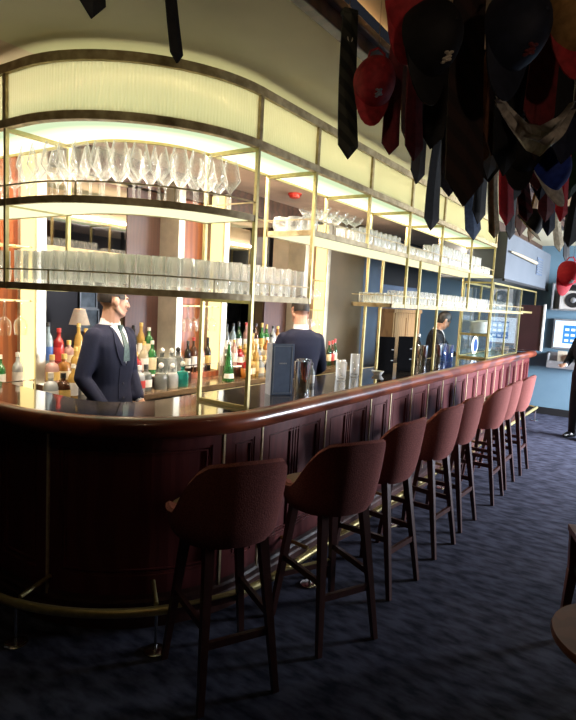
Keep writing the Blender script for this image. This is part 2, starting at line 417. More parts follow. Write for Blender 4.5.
for a, b in zip(ed[:-1], ed[1:]):
    p = mesh_obj('front_panel', panel(a, b), M['panel'], t)
    if b < SE:
        tr = mesh_obj('brass_strip', sweep(B(), b - .006, b + .006, rect(.0, .036, .12, 1.0)), M['brass_trim'], t)
bm = B(); sweep(bm, SL, SE, [(-.02, 0), (.05, 0), (.05, .09), (.042, .10), (.042, .13), (.034, .145), (.03, .17), (-.02, .17)])
mesh_obj('plinth', bm, M['plinth'], t)
mesh_obj('end_panel', box(B(), CX + SE - .03, CX + SE - .001, CY - RB + .02, 2.43, 0, .99, .003), M['panel'], t)
mesh_obj('service_side', box(B(), 2.45, CX + SE - .03, 2.36, 2.40, 0, 1.05), M['black'], t)

t = thing('bar_worktop', 'dark marble bar top with thick polished mahogany edge', 'worktop', (0, 0, 0))
outer = [cur(s, .055)[0] for s in svals(SL, SE)]
xe, yf, r = 1.97, 2.43, .33
inner = [Vector((xe, CY - SL - ARC))] + [Vector((xe + r - r * math.cos(a), yf + r - r * math.sin(a))) for a in [PI / 2 * i / 12 for i in range(13)]] + [Vector((CX + SE, yf))]
mesh_obj('marble_top', prism(B(), [tuple(p) for p in outer] + [tuple(p) for p in reversed(inner)], 1.045, 1.085), M['marble'], t)
prof = [(.03, 1.0)]
for i in range(13):
    a = -PI / 2 + PI * i / 12
    prof.append((.072 + .055 * math.cos(a), 1.048 + .055 * math.sin(a)))
prof += [(.055, 1.10), (.055, 1.045), (.03, 1.045)]
mesh_obj('mahogany_edge', sweep(B(), SL, SE + .03, prof), M['mahogany'], t, smooth=True)
mesh_obj('end_edge', box(B(), CX + SE - .001, CX + SE + .05, CY - RB - .1, 2.44, 1.0, 1.10, .02), M['mahogany'], t, smooth=True)
mesh_obj('inner_edge', sweep(B(), .1, SE - .001, rect(-.535, -.526, 1.04, 1.086)), M['brass'], t)

t = thing('foot_rail', 'polished brass foot rail running round the base of the bar', 'foot rail', (0, 0, 0))
prof = [(.25 + .022 * math.cos(2 * PI * i / 12), .20 + .022 * math.sin(2 * PI * i / 12)) for i in range(12)]
mesh_obj('rail', sweep(B(), SL, SE - .2, prof), M['brass'], t, smooth=True)
for s in (-ARC - .35, -1.075, -.555, .35, 1.55, 2.75, 3.95, 5.15, 6.35, 7.2):
    p, n = cur(s, .25); q, _ = cur(s, .03); bm = B()
    tube(bm, [(*q, .235), (*(p + n * -.02), .222)], .012)
    b = mesh_obj('bracket', bm, M['brass'], t, smooth=True)
    bm = B(); lathe(bm, [(.0, .012), (.045, .012), (.055, .006), (.055, .0)], 20, (*(p + n * .005), 0)); tube(bm, [(*(p + n * .005), .01), (*(p + n * .005), .185)], .008)
    tag(mesh_obj('floor_post', bm, M['steel'], t, smooth=True), 'thin post on a round floor plate')

# ------------------------------------------------------------------ overhead gantry
Z0, Z1 = 2.50, 2.78
ZU, ZD = 2.125, 1.70
OI = -.365                         # inner edge of shelves, offset from the front plane
SP = [-ARC - .17, 0.0 - .02, .57, 1.33, 2.11, 2.93, 3.90, 4.88]     # posts along the plan curve
SGE = SP[-1]
t = thing('bar_gantry', 'brass framed overhead glass rack with glowing fluted canopy', 'bar gantry', (0, 0, 0))
gs0 = -ARC - 1.1
# canopy frame
bm = B(); sweep(bm, gs0, SGE + .012, rect(-.02, .018, Z1 - .02, Z1 + .025)); sweep(bm, gs0, SGE + .012, rect(-.02, .018, Z0 - .005, Z0 + .035))
mesh_obj('canopy_frame', bm, M['bronze'], t)
sp2 = [gs0] + SP
for a, b in zip(sp2[:-1], sp2[1:]):
    mesh_obj('fluted_pane', sweep(B(), a + .012, b - .012, rect(-.008, -.002, Z0 + .035, Z1 - .02), uv='v'), M['fluted'], t)
    mesh_obj('light_panel', sweep(B(), a + .008, b - .008, rect(OI + .02, -.022, Z0 + .004, Z0 + .012), uv='across'), M['lum'], t)
bm = B(); sweep(bm, gs0, SGE, rect(OI, OI + .018, Z0 - .01, Z0 + .03))
mesh_obj('inner_beam', bm, M['brass'], t)
mesh_obj('reflector', sweep(B(), gs0, SGE, rect(OI + .004, OI + .012, Z0 + .03, Z1 + .02)), M['ceil'], t)
mesh_obj('led_or_fill_strip', sweep(B(), gs0, SGE, rect(OI + .03, OI + .05, Z0 + .02, Z0 + .03)), M['lum_in'], t)
mesh_obj('led_or_fill_strip', sweep(B(), gs0, SGE, rect(OI - .05, OI - .002, Z0 + .034, Z0 + .044)), M['lum_fill'], t)  # added fill strip, not a fitting of the gantry; lifts the ceiling behind
for s in SP:
    p, n = cur(s); q = p + n * OI
    mesh_obj('crossbar', bar(B(), (*p, Z0 - .008), (*q, Z0 - .008), .022, .022), M['brass'], t)
    bm = B(); bar(bm, (*p, Z0 + .03), (*p, Z1), .026, .03); mesh_obj('mullion', bm, M['bronze'], t)
tag(mesh_obj('end_panel', box(B(), CX + SGE + .004, CX + SGE + .012, CY - RB + .02, CY - RB - OI, Z0 + .03, Z1), M['ceil'], t), 'pale end wall of the canopy')
# shelves: (s0, s1, z)
def shelf(s0, s1, z):
    bm = B(); sweep(bm, s0, s1, rect(-.012, .006, z - .012, z + .022)); sweep(bm, s0, s1, rect(OI, OI + .016, z - .012, z + .022))
    for s in (s0 + .006, s1 - .006): sweep(bm, s - .006, s + .006, rect(OI, .0, z - .012, z + .022))
    h = mesh_obj('shelf', bm, M['bronze'], t)
    mesh_obj('light_panel', sweep(B(), s0 + .012, s1 - .012, rect(OI + .016, -.012, z - .008, z + .004)), M['lum_shelf'], h)
    mesh_obj('glass_top', sweep(B(), s0 + .012, s1 - .012, rect(OI + .016, -.012, z + .006, z + .02)), M['shelf_top'], h)
    bm = B(); sweep(bm, s0, s1, rect(-.004, .004, z + .085, z + .092))
    for s in (s0, s1): sweep(bm, s - .004, s + .004, rect(OI, .004, z + .085, z + .092))
    k = max(2, int((s1 - s0) / .4))
    for i in range(k + 1):
        s = s0 + (s1 - s0) * i / k
        p, n = cur(s); bar(bm, (*p, z + .02), (*p, z + .086), .006)
    mesh_obj('gallery_rail', bm, M['bronze'], h)
shelf(gs0, SP[1] - .006, ZU); shelf(SP[2], SP[-1], ZU)
shelf(gs0, SP[2], ZD); shelf(1.84, SP[-1] + 1.9, ZD)
for z in (ZU, ZD):
    p, n = cur(SP[0]); mesh_obj('crossbar', bar(B(), (*(p - n * .0), z - .012), (*(p + n * OI), z - .012), .012, .008), M['brass'], t)
def post(s, z0, z1, inner=False, w=.02):
    p, n = cur(s); p = p + n * (OI if inner else 0.)
    mesh_obj('post', bar(B(), (*p, z0), (*p, z1), w, w), M['brass'], t)
for s, z in zip(SP, (ZD - .012, 1.085, ZD - .012, ZU - .012, ZD - .012, 1.085, ZD - .012, 1.085)): post(s, z, Z0)
for s, z in zip(SP, (ZD, 1.085, ZD, ZU, 1.085, ZU, ZU, 1.085)): post(s, z, Z0, True)
for inn in (False, True): post(2.42, 1.085, ZU, inn)
for s, z in ((SP[1], 1.095), (SP[1], ZD - .02)):
    p, n = cur(s); mesh_obj('crossbar', bar(B(), (*p, z), (*(p + n * OI), z), .018, .018), M['brass'], t)

# glass display case closing the far end of the gantry
gx0, gx1, gy0, gy1 = 7.395, 9.06, 1.905, 2.27
t = thing('display_case', 'brass edged glass display case at the far end of the bar', 'display case', (0, 0, 0))
bm = B()
for z in (1.10, 2.06):
    for y in (gy0, gy1): bar(bm, (gx0, y, z), (gx1, y, z), .022)
    for x in (gx0, gx1): bar(bm, (x, gy0, z), (x, gy1, z), .022)
for x in (gx0 + .02, (gx0 + gx1) / 2, gx1):
    for y in (gy0, gy1): bar(bm, (x, y, 1.085), (x, y, 2.07), .022)
bar(bm, (gx1, gy0, 2.06), (gx1 + 1.1, gy0, 2.06), .02); bar(bm, (gx1 + 1.1, gy0, 2.06), (gx1 + 1.1, gy0, 1.72), .02); bar(bm, (gx1, gy0, 1.72), (gx1 + 1.1, gy0, 1.72), .03)
mesh_obj('frame', bm, M['brass'], t)
for y in (gy0, gy1): tag(mesh_obj('glass_pane', box(B(), gx0 + .03, gx1 - .01, y - .002, y + .002, 1.115, 2.05), M['pane'], t), 'clear glass side')
mesh_obj('shelf', box(B(), gx0 + .03, gx1 - .01, gy0 + .01, gy1 - .01, 1.40, 1.41), M['pane'], t)
mesh_obj('crossbar', bar(B(), (gx0 + .012, gy0, 1.395), (gx0 + .012, gy1, 1.395), .022, .03), M['brass'], t)
mesh_obj('base', box(B(), gx0 + .03, gx1 - .01, gy0 + .012, gy1 - .012, 1.09, 1.105), mat('pale green glass', (.35, .5, .33), .2, scale=10), t)

# ------------------------------------------------------------------ glassware
_meshes = {}
def glass_mesh(kind):
    if kind in _meshes: return _meshes[kind]
    P = {
        'wine': [(.036, 0), (.034, .004), (.007, .010), (.0055, .03), (.0055, .092), (.009, .100), (.030, .128), (.053, .160), (.054, .168), (.046, .200), (.030, .268)],
        'goblet': [(.034, 0), (.032, .003), (.005, .008), (.004, .09), (.012, .10), (.032, .12), (.037, .145), (.034, .185), (.030, .20)],
        'highball': [(.0, .001), (.030, .001), (.033, .004), (.034, .165), (.032, .165), (.030, .022), (.0, .020)],
        'short': [(.0, .001), (.032, .001), (.036, .004), (.039, .088), (.037, .088), (.033, .018), (.0, .016)],
        'medium': [(.0, .001), (.030, .001), (.033, .004), (.037, .125), (.035, .125), (.030, .018), (.0, .016)],
        'round': [(.0, .0), (.030, .001), (.045, .018), (.052, .045), (.046, .078), (.040, .090), (.038, .090), (.048, .045), (.028, .012), (.0, .010)],
        'coupe': [(.034, 0), (.032, .003), (.005, .008), (.004, .10), (.010, .108), (.040, .125), (.060, .155), (.058, .156)],
        'flute': [(.032, 0), (.030, .003), (.004, .008), (.004, .085), (.016, .10), (.025, .14), (.022, .22)],
    }[kind]
    bm = B(); lathe(bm, P, 16)
    bmesh.ops.remove_doubles(bm, verts=bm.verts, dist=.0004)
    me = bpy.data.meshes.new(kind + '_glass'); bmesh.ops.recalc_face_normals(bm, faces=bm.faces); bm.to_mesh(me); bm.free()
    me.materials.append(M['glass_tumbler' if kind in ('highball', 'short', 'medium', 'round') else 'glass_crisp'])
    me.polygons.foreach_set('use_smooth', [True] * len(me.polygons))
    _meshes[kind] = me
    return me
NAMES = {'wine': 'wine_glass', 'goblet': 'wine_glass', 'highball': 'highball_glass', 'short': 'short_tumbler', 'medium': 'tumbler', 'round': 'round_glass', 'coupe': 'coupe_glass', 'flute': 'champagne_flute'}
def glass(kind, loc, label, group, sc=1., flip=False, rz=0.):
    o = bpy.data.objects.new(NAMES[kind], glass_mesh(kind)); C.objects.link(o)
    o.location = loc; o.scale = (sc,) * 3
    o.rotation_euler = (PI if flip else 0, 0, rz)
    return tag(o, label, 'glass', group)
rj = random.Random(3)
def row(kind, s0, s1, offs, z, step, label, group, flip=False, sc=1., hgt=0.):
    for oi, o in enumerate(offs):
        n = int((s1 - s0) / step) + 1
        for i in range(n):
            s = s0 + step * i + (step * .5 if oi % 2 else 0)
            if s > s1 + .01: continue
            p, _ = cur(s, o + rj.uniform(-.008, .008))
            k = sc * rj.uniform(.98, 1.02)
            glass(kind, (p.x, p.y, z + (hgt * k if flip else 0)), label, group, k, flip, rj.uniform(0, 6))
ztU, ztD = ZU + .021, ZD + .021
row('wine', SP[0] + .06, -.05, (-.075, -.215), ztU, .105, 'tall stemmed wine glass in the rows on the curved upper shelf', 'wine glasses on the curved upper shelf', sc=1.02)
row('wine', gs0 + .35, SP[0] - .1, (-.07, -.20), ztU, .13, 'tall stemmed wine glass on the upper shelf left of the leftmost brass post', 'wine glasses left of the leftmost post')
row('highball', SP[0] + .05, .53, (-.055, -.14), ztD, .078, 'clear highball glass in the rows along the curved lower shelf', 'highball glasses on the curved lower shelf')
row('highball', gs0 + .45, SP[0] - .07, (-.055,), ztD, .09, 'clear highball glass on the lower shelf left of the leftmost brass post', 'highball glasses left of the leftmost post')
for k, (y, w) in enumerate(((2.20, 'farthest back'), (2.09, 'in the middle'), (1.98, 'nearest the front'))):
    glass('round', (CX + .64, y, ztU), 'round balloon tumbler, ' + w + ' of three at the end of the upper shelf', None, 1.08)
row('coupe', .78, 1.28, (-.08, -.22), ztU, .125, 'wide stemmed coupe glass on the upper shelf just right of the balloon tumblers', 'coupe glasses on the long upper shelf', sc=1.12)
row('medium', 1.38, 2.05, (-.06, -.15, -.25), ztU, .085, 'clear tumbler on the upper shelf between the coupes and the short glasses', 'tumblers on the long upper shelf')
row('short', 2.15, 2.80, (-.06, -.15, -.25), ztU, .088, 'short clear glass on the middle of the long upper shelf', 'short glasses on the middle of the upper shelf', sc=.9)
row('highball', 2.92, 4.45, (-.06, -.16), ztU, .082, 'tall clear highball glass on the far half of the long upper shelf', 'highball glasses on the far upper shelf', sc=1.05)
row('short', 4.52, 4.82, (-.06, -.16), ztU, .09, 'short clear glass at the far end of the long upper shelf', 'short glasses at the far end of the upper shelf')
row('short', 1.92, 2.32, (-.06, -.15, -.25, -.32), ztD, .088, 'short clear glass at the near end of the far lower shelf', 'short glasses at the near end of the far lower shelf')
row('medium', 2.38, 3.0, (-.06, -.15, -.25), ztD, .085, 'upturned white-lit tumbler on the far lower shelf before the fifth post', 'upturned tumblers on the far lower shelf', flip=True, hgt=.125)
row('medium', 3.08, 4.82, (-.06, -.16), ztD, .086, 'clear tumbler on the far lower shelf above the third barman', 'tumblers on the far lower shelf')
row('medium', 4.98, 6.5, (-.1, -.2), ztD, .11, 'clear tumbler on the shelf inside the glass display case', 'tumblers inside the display case')
# hanging wine glasses in the niches
for k, (x0, x1, where) in enumerate(nich):
    for zz in (1.60, 1.98):
        for r_, yy in enumerate((3.86,)):
            n = 6
            for i in range(n):
                xx = x0 + .02 + (x1 - .03 - x0) * (i + .5) / n
                if xx < 2.1: continue
                glass('goblet', (xx, yy, zz + .004), 'wine glass hung from the %s rack in the niche %s' % ('lower' if zz < 1.8 else 'upper', where), 'wine glasses hung in the niche ' + where, 1.25, True)
# plates
def plate_mesh():
    bm = B(); lathe(bm, [(.0, .004), (.07, .004), (.11, .016), (.112, .013), (.072, 0), (.0, 0)], 24)
    bmesh.ops.remove_doubles(bm, verts=bm.verts, dist=.0004); return bm
pl = None
for j, (x, n, lab) in enumerate(((7.56, 9, 'first'), (7.80, 10, 'second'), (8.04, 9, 'third'), (8.28, 9, 'fourth'), (8.52, 8, 'fifth'), (8.76, 8, 'sixth'))):
    y, z = 2.085, 1.411; lab = 'white plate in the %s stack from the near end of the display case shelf' % lab
    for i in range(n):
        if pl is None: pl = mesh_obj('plate', plate_mesh(), M['white'], smooth=True); o = pl
        else: o = pl.copy(); C.objects.link(o)
        o.location = (x, y, z + i * .0165); tag(o, lab, 'plate', 'plates in the display case, ' + lab[15:30])
for j, (x, lab) in enumerate(((7.78, 'left'), (8.55, 'right'))):
    b = thing('ornamental_plate', 'dark blue oval plate on the bottom of the display case, the %s one' % lab, 'plate', (x, 2.17, 1.107))
    bm = B(); ellipsoid(bm, (0, 0, .13), (.15, .012, .125), 24, 12); mesh_obj('plate', bm, M['white'], b, smooth=True)
    bm = B(); ellipsoid(bm, (0, -.008, .13), (.10, .010, .09), 24, 12); mesh_obj('blue_centre', bm, mat('dark blue glaze', (.02, .05, .18), .3, scale=10), b, smooth=True)

# ------------------------------------------------------------------ bottles
BP = {   # profile (r, z), cap radius, cap height, label z range
    'spirit': ([(0, 0), (.036, 0), (.038, .006), (.038, .17), (.030, .195), (.015, .215), (.0135, .265)], .016, .03, (.04, .14)),
    'tall': ([(0, 0), (.033, 0), (.035, .006), (.035, .19), (.028, .225), (.014, .25), (.0135, .31)], .016, .03, (.05, .15)),
    'wine': ([(0, 0), (.034, 0), (.036, .006), (.036, .18), (.028, .21), (.014, .235), (.0135, .30)], .015, .05, (.06, .15)),
    'squat': ([(0, 0), (.046, 0), (.049, .008), (.049, .11), (.040, .14), (.018, .155), (.015, .19)], .019, .035, (.03, .09)),
    'cone': ([(0, 0), (.050, 0), (.052, .006), (.040, .12), (.022, .24), (.013, .30), (.013, .33)], .014, .02, (.03, .07)),
    'decanter': ([(0, 0), (.050, 0), (.054, .01), (.054, .10), (.045, .125), (.018, .135), (.018, .16), (.024, .168)], .020, .045, None),
}
_bc = {}
def cmat(pre, col, **k):
    key = (pre, tuple(col))
    if key not in _bc:
        if pre == 'liq':
            m = mat('bottle glass', col, .06, scale=12, col2=tuple(c * .75 for c in col), spec=.8, coat=.5)
            b = m.node_tree.nodes['Principled BSDF']; b.inputs['Transmission Weight'].default_value = .45; b.inputs['IOR'].default_value = 1.2
            _bc[key] = m
        else: _bc[key] = mat(pre, col, .45, scale=14, **k)
    return _bc[key]
COLS = {'amber': (.42, .17, .03), 'green': (.05, .24, .07), 'dark green': (.015, .07, .025), 'clear': (.62, .66, .66), 'pale blue': (.42, .55, .62), 'brown': (.10, .035, .012), 'red': (.5, .03, .03),
        'golden': (.65, .40, .10), 'pink': (.72, .42, .36), 'black': (.02, .018, .018), 'teal': (.03, .35, .30), 'orange': (.6, .22, .03), 'cream': (.75, .65, .45), 'smoke': (.25, .27, .25)}
LABC = {'white': (.78, .75, .68), 'cream': (.75, .62, .40), 'red': (.5, .04, .03), 'gold': (.62, .42, .12), 'black': (.02, .02, .02), 'blue': (.05, .12, .35)}
def bottle(kind, col, loc, label, lab='white', cap='black', sc=1., rz=0.):
    key = (kind, col, lab, cap)
    prof, cr_, ch, lz = BP[kind]
    t = thing('decanter' if kind == 'decanter' else 'bottle', label, 'decanter' if kind == 'decanter' else 'bottle', loc, rz); t.scale = (sc,) * 3
    if key in _bc:
        for nm, me in _bc[key]:
            o = bpy.data.objects.new(nm, me); C.objects.link(o); o.parent = t
        return t
    got = []
    bm = B(); lathe(bm, prof, 16); bmesh.ops.remove_doubles(bm, verts=bm.verts, dist=.0004)
    got.append(mesh_obj('glass_body', bm, cmat('liq', COLS[col]), t, smooth=True))
    zt = prof[-1][1]; bm = B()
    if kind == 'decanter': ellipsoid(bm, (0, 0, zt + .022), (.021, .021, .024), 12, 8)
    else: lathe(bm, [(.0, zt + ch * .5), (cr_, zt + ch * .5), (cr_, zt - ch * .5), (.0, zt - ch * .5)], 12)
    got.append(mesh_obj('stopper' if kind == 'decanter' else 'cap', bm, cmat('cap', LABC.get(cap, (.02, .02, .02))), t, smooth=True))
    if lz:
        def rad(z):
            for (r0, a), (r1, b) in zip(prof[1:-1], prof[2:]):
                if a <= z <= b and b > a: return r0 + (r1 - r0) * (z - a) / (b - a)
            return prof[2][0]
        bm = B(); n = 14; zs = [lz[0] + (lz[1] - lz[0]) * i / 4 for i in range(5)]
        ring_loft(bm, [[Vector(((rad(z) + .001) * math.cos(-PI / 2 + (k / n - .5) * 3.4), (rad(z) + .001) * math.sin(-PI / 2 + (k / n - .5) * 3.4), z)) for k in range(n + 1)] for z in zs], cap=False, closed=False)
        got.append(mesh_obj('paper_label', bm, cmat('label', LABC[lab]), t, smooth=True))
    _bc[key] = [(o.name.split('.')[0], o.data) for o in got]
    return t
ORD = ['first', 'second', 'third', 'fourth', 'fifth', 'sixth', 'seventh', 'eighth', 'ninth', 'tenth', 'eleventh', 'twelfth', 'thirteenth', 'fourteenth']
def cluster(items, x0, x1, y, z, where, rowname, jit=.01):
    n = len(items); rr = random.Random(len(where) * 7 + n)
    for i, (kind, col, lab, cap) in enumerate(items):
        x = x0 + (x1 - x0) * (i + .5) / n
        bottle(kind, col, (x + rr.uniform(-jit, jit), y + rr.uniform(-jit, jit), z), '%s %s, %s in the %s %s' % (col, 'cut glass decanter' if kind == 'decanter' else 'bottle with %s label' % lab, ORD[i], rowname, where), lab, cap, rr.uniform(.94, 1.06), rr.uniform(-.5, .5))
zr = ZB + .205; zm = ZB + .105
W1, W2, W3, W4 = 'left of the first barman', 'right of the first barman', 'left of the second barman', 'in the middle niche'
import itertools
POOL = [('spirit', 'amber', 'cream', 'gold'), ('squat', 'golden', 'cream', 'gold'), ('tall', 'clear', 'white', 'black'), ('spirit', 'pink', 'white', 'gold'), ('squat', 'cream', 'gold', 'gold'), ('spirit', 'brown', 'white', 'black'),
        ('tall', 'golden', 'gold', 'gold'), ('spirit', 'clear', 'white', 'white'), ('squat', 'red', 'white', 'gold'), ('spirit', 'orange', 'cream', 'white'), ('spirit', 'cream', 'white', 'red'), ('squat', 'clear', 'cream', 'white')]
def pool(k, n): return [POOL[(k + i * 5) % len(POOL)] for i in range(n)]
cluster([('tall', 'pale blue', 'blue', 'black'), ('spirit', 'red', 'red', 'red'), ('squat', 'pink', 'cream', 'gold'), ('tall', 'golden', 'gold', 'gold'), ('spirit', 'amber', 'cream', 'gold')], 2.50, 2.92, 3.89, zr, W1, 'back row')
cluster([('squat', 'pink', 'gold', 'gold'), ('squat', 'amber', 'cream', 'gold'), ('spirit', 'golden', 'white', 'gold'), ('squat', 'cream', 'cream', 'gold'), ('tall', 'pink', 'gold', 'gold')], 2.40, 2.86, 3.69, zm, W1, 'middle row')
cluster([('squat', 'clear', 'white', 'white'), ('squat', 'brown', 'gold', 'black'), ('spirit', 'golden', 'white', 'white'), ('spirit', 'clear', 'white', 'white')], 2.28, 2.64, 3.53, ZB, W1, 'front row')
cluster([('tall', 'golden', 'gold', 'gold'), ('spirit', 'brown', 'cream', 'black'), ('tall', 'black', 'white', 'black'), ('tall', 'golden', 'white', 'gold'), ('spirit', 'green', 'cream', 'white')], 3.12, 3.60, 3.90, zr, W2, 'back row')
cluster([('spirit', 'teal', 'white', 'black'), ('spirit', 'green', 'white', 'white'), ('squat', 'red', 'red', 'gold'), ('spirit', 'cream', 'white', 'gold'), ('spirit', 'green', 'cream', 'white')], 2.98, 3.46, 3.70, zm, W2, 'middle row')
cluster([('spirit', 'clear', 'white', 'white'), ('squat', 'clear', 'red', 'white'), ('squat', 'smoke', 'white', 'black')], 2.98, 3.26, 3.54, ZB, W2, 'front row')
cluster([('decanter', 'smoke', 'white', 'white'), ('decanter', 'clear', 'white', 'white'), ('decanter', 'smoke', 'white', 'black')], 3.46, 3.78, 3.69, zm, W2, 'decanter row')
cluster([('decanter', 'smoke', 'white', 'white'), ('decanter', 'clear', 'white', 'white'), ('decanter', 'teal', 'white', 'white')], 3.30, 3.66, 3.53, ZB, 'before the middle niche', 'front group')
cluster([('spirit', 'amber', 'gold', 'gold'), ('tall', 'black', 'white', 'black'), ('tall', 'brown', 'white', 'red'), ('spirit', 'pink', 'cream', 'white'), ('wine', 'black', 'gold', 'black')], 3.86, 4.36, 3.87, ZB + .05, W4, 'row')
cluster([('spirit', 'green', 'white', 'white'), ('spirit', 'clear', 'white', 'white')], 2.10, 2.34, 3.87, ZB + .05, 'in the leftmost niche', 'row')
cluster([('tall', 'smoke', 'white', 'black'), ('tall', 'pale blue', 'white', 'black'), ('wine', 'dark green', 'white', 'black'), ('tall', 'pink', 'white', 'red'), ('spirit', 'clear', 'white', 'white'), ('tall', 'brown', 'cream', 'black'), ('wine', 'green', 'gold', 'gold'), ('wine', 'green', 'cream', 'gold'), ('spirit', 'clear', 'white', 'black'), ('spirit', 'amber', 'cream', 'gold')], 4.58, 5.62, 3.90, zr, W3, 'back row')
cluster(pool(3, 10), 4.48, 5.42, 3.70, zm, W3, 'middle row')
cluster(pool(8, 9), 4.50, 5.22, 3.54, ZB, W3, 'front row')
bottle('cone', 'green', (4.17, 3.47, ZB), 'tall bright green cone-shaped bottle standing alone at the counter front', 'white', 'white', 1.12)
am = glass('short', (4.46, 3.50, ZB), 'small glass of amber drink next to the green cone-shaped bottle', None, 1.1)
am.data = am.data.copy(); am.data.materials.clear(); am.data.materials.append(cmat('liq', COLS['orange']))
cluster([('wine', 'dark green', 'cream', 'red'), ('wine', 'brown', 'red', 'red'), ('wine', 'dark green', 'cream', 'red')], 6.28, 6.52, 3.60, ZB, 'right of the second barman', 'wine row')

# ------------------------------------------------------------------ things on the bar top
ZT = 1.0855
def menu(x, y, rz, m, edge, label):
    t = thing('menu_card', label, 'menu', (x, y, ZT), rz)
    w, h = .155, .335
    mesh_obj('cover', box(B(), -w / 2, w / 2, -.006, .006, 0, h, .002), m, t)
    if edge:
        bm = B()
        for a in (box,): a(bm, -w / 2 + .012, w / 2 - .012, -.0075, -.006, .012, .016); a(bm, -w / 2 + .012, w / 2 - .012, -.0075, -.006, h - .016, h - .012); a(bm, -w / 2 + .012, -w / 2 + .016, -.0075, -.006, .016, h - .016); a(bm, w / 2 - .016, w / 2 - .012, -.0075, -.006, .016, h - .016)
        mesh_obj('border', bm, M['menu_edge'], t)
        bm = B()
        for i in range(5): box(bm, -.024 + i * .0105, -.0165 + i * .0105, -.0075, -.006, .205, .213)
        mesh_obj('lettering', bm, M['print'], t)
        mesh_obj('side_panel', box(B(), -w / 2 - .002, -w / 2 + .002, -.005, .085, 0, h), M['menu_edge'], t)
    else:
        bm = B(); box(bm, w / 2 - .03, w / 2 - .006, -.0072, -.006, .115, .122); box(bm, w / 2 - .03, w / 2 - .006, -.0072, -.006, .215, .222); mesh_obj('lettering', bm, M['print'], t)
    return t
menu(3.02, 2.06, R_(-32), M['menu_blue'], True, 'slate blue menu card standing upright beside the steel tins')
menu(4.80, 2.13, R_(-38), M['menu_black'], False, 'black menu cover standing on the bar, left of two')
menu(5.12, 2.08, R_(-38), M['menu_black'], False, 'black menu cover standing on the bar, right of two')
def tin(x, y, sc, label):
    o = None
    bm = B(); lathe(bm, [(0, 0), (.034, 0), (.036, .004), (.044, .16), (.045, .175), (.043, .175), (.034, .01), (0, .008)], 20); bmesh.ops.remove_doubles(bm, verts=bm.verts, dist=.0004)
    o = mesh_obj('shaker_tin', bm, M['steel'], smooth=True, loc=(x, y, ZT)); o.scale = (sc,) * 3
    return tag(o, label, 'shaker')
tin(3.24, 2.05, 1.2, 'polished steel shaker tin directly right of the blue menu, front of two'); tin(3.38, 2.12, 1.2, 'polished steel shaker tin behind another, right of the blue menu')
o = bottle('spirit', 'clear', (3.52, 2.14, ZT), 'small clear dasher bottle beside the two steel tins', 'white', 'black', .62)
for k, (x, y, kd, lab) in enumerate(((4.03, 2.17, 'medium', 'clear mixing glass on the bar, leftmost of three right of the tins'), (4.20, 2.27, 'medium', 'clear mixing glass on the bar, middle of three right of the tins'), (4.36, 2.22, 'highball', 'clear tall glass on the bar, rightmost of three right of the tins'))):
    glass(kd, (x, y, ZT), lab, None, 1.15)
bm = B(); lathe(bm, [(0, .004), (.03, .004), (.055, .035), (.057, .035), (.032, 0), (0, 0)], 20); bmesh.ops.remove_doubles(bm, verts=bm.verts, dist=.0004)
tag(mesh_obj('small_bowl', bm, M['white'], smooth=True, loc=(4.62, 2.12, ZT)), 'small white bowl on the bar left of the black menus', 'bowl')
for k, (x, y, sc, lab) in enumerate(((5.62, 2.22, 1.15, 'nearest'), (5.80, 2.16, 1.25, 'second'), (6.0, 2.24, 1.15, 'third'), (6.2, 2.14, 1.25, 'fourth'))):
    tin(x, y, sc, 'steel tin in the row on the far bar top, %s from the black menus' % lab)
for k, (x, y, lab) in enumerate(((6.38, 2.2, 'left'), (6.52, 2.1, 'middle'), (6.62, 2.22, 'right'))):
    o = glass('highball', (x, y, ZT), 'blue tinted tall glass in front of the third barman, the %s one' % lab, None, 1.25)
    if 'bluehigh' not in _meshes:
        me = glass_mesh('highball').copy(); me.materials.clear(); me.materials.append(glassy('blue glass', (.25, .4, .75), .2, .8)); _meshes['bluehigh'] = me
    o.data = _meshes['bluehigh']
bottle('tall', 'black', (6.08, 2.32, ZT), 'slim dark bottle among the steel tins in front of the third barman', 'black', 'white', 1.0)

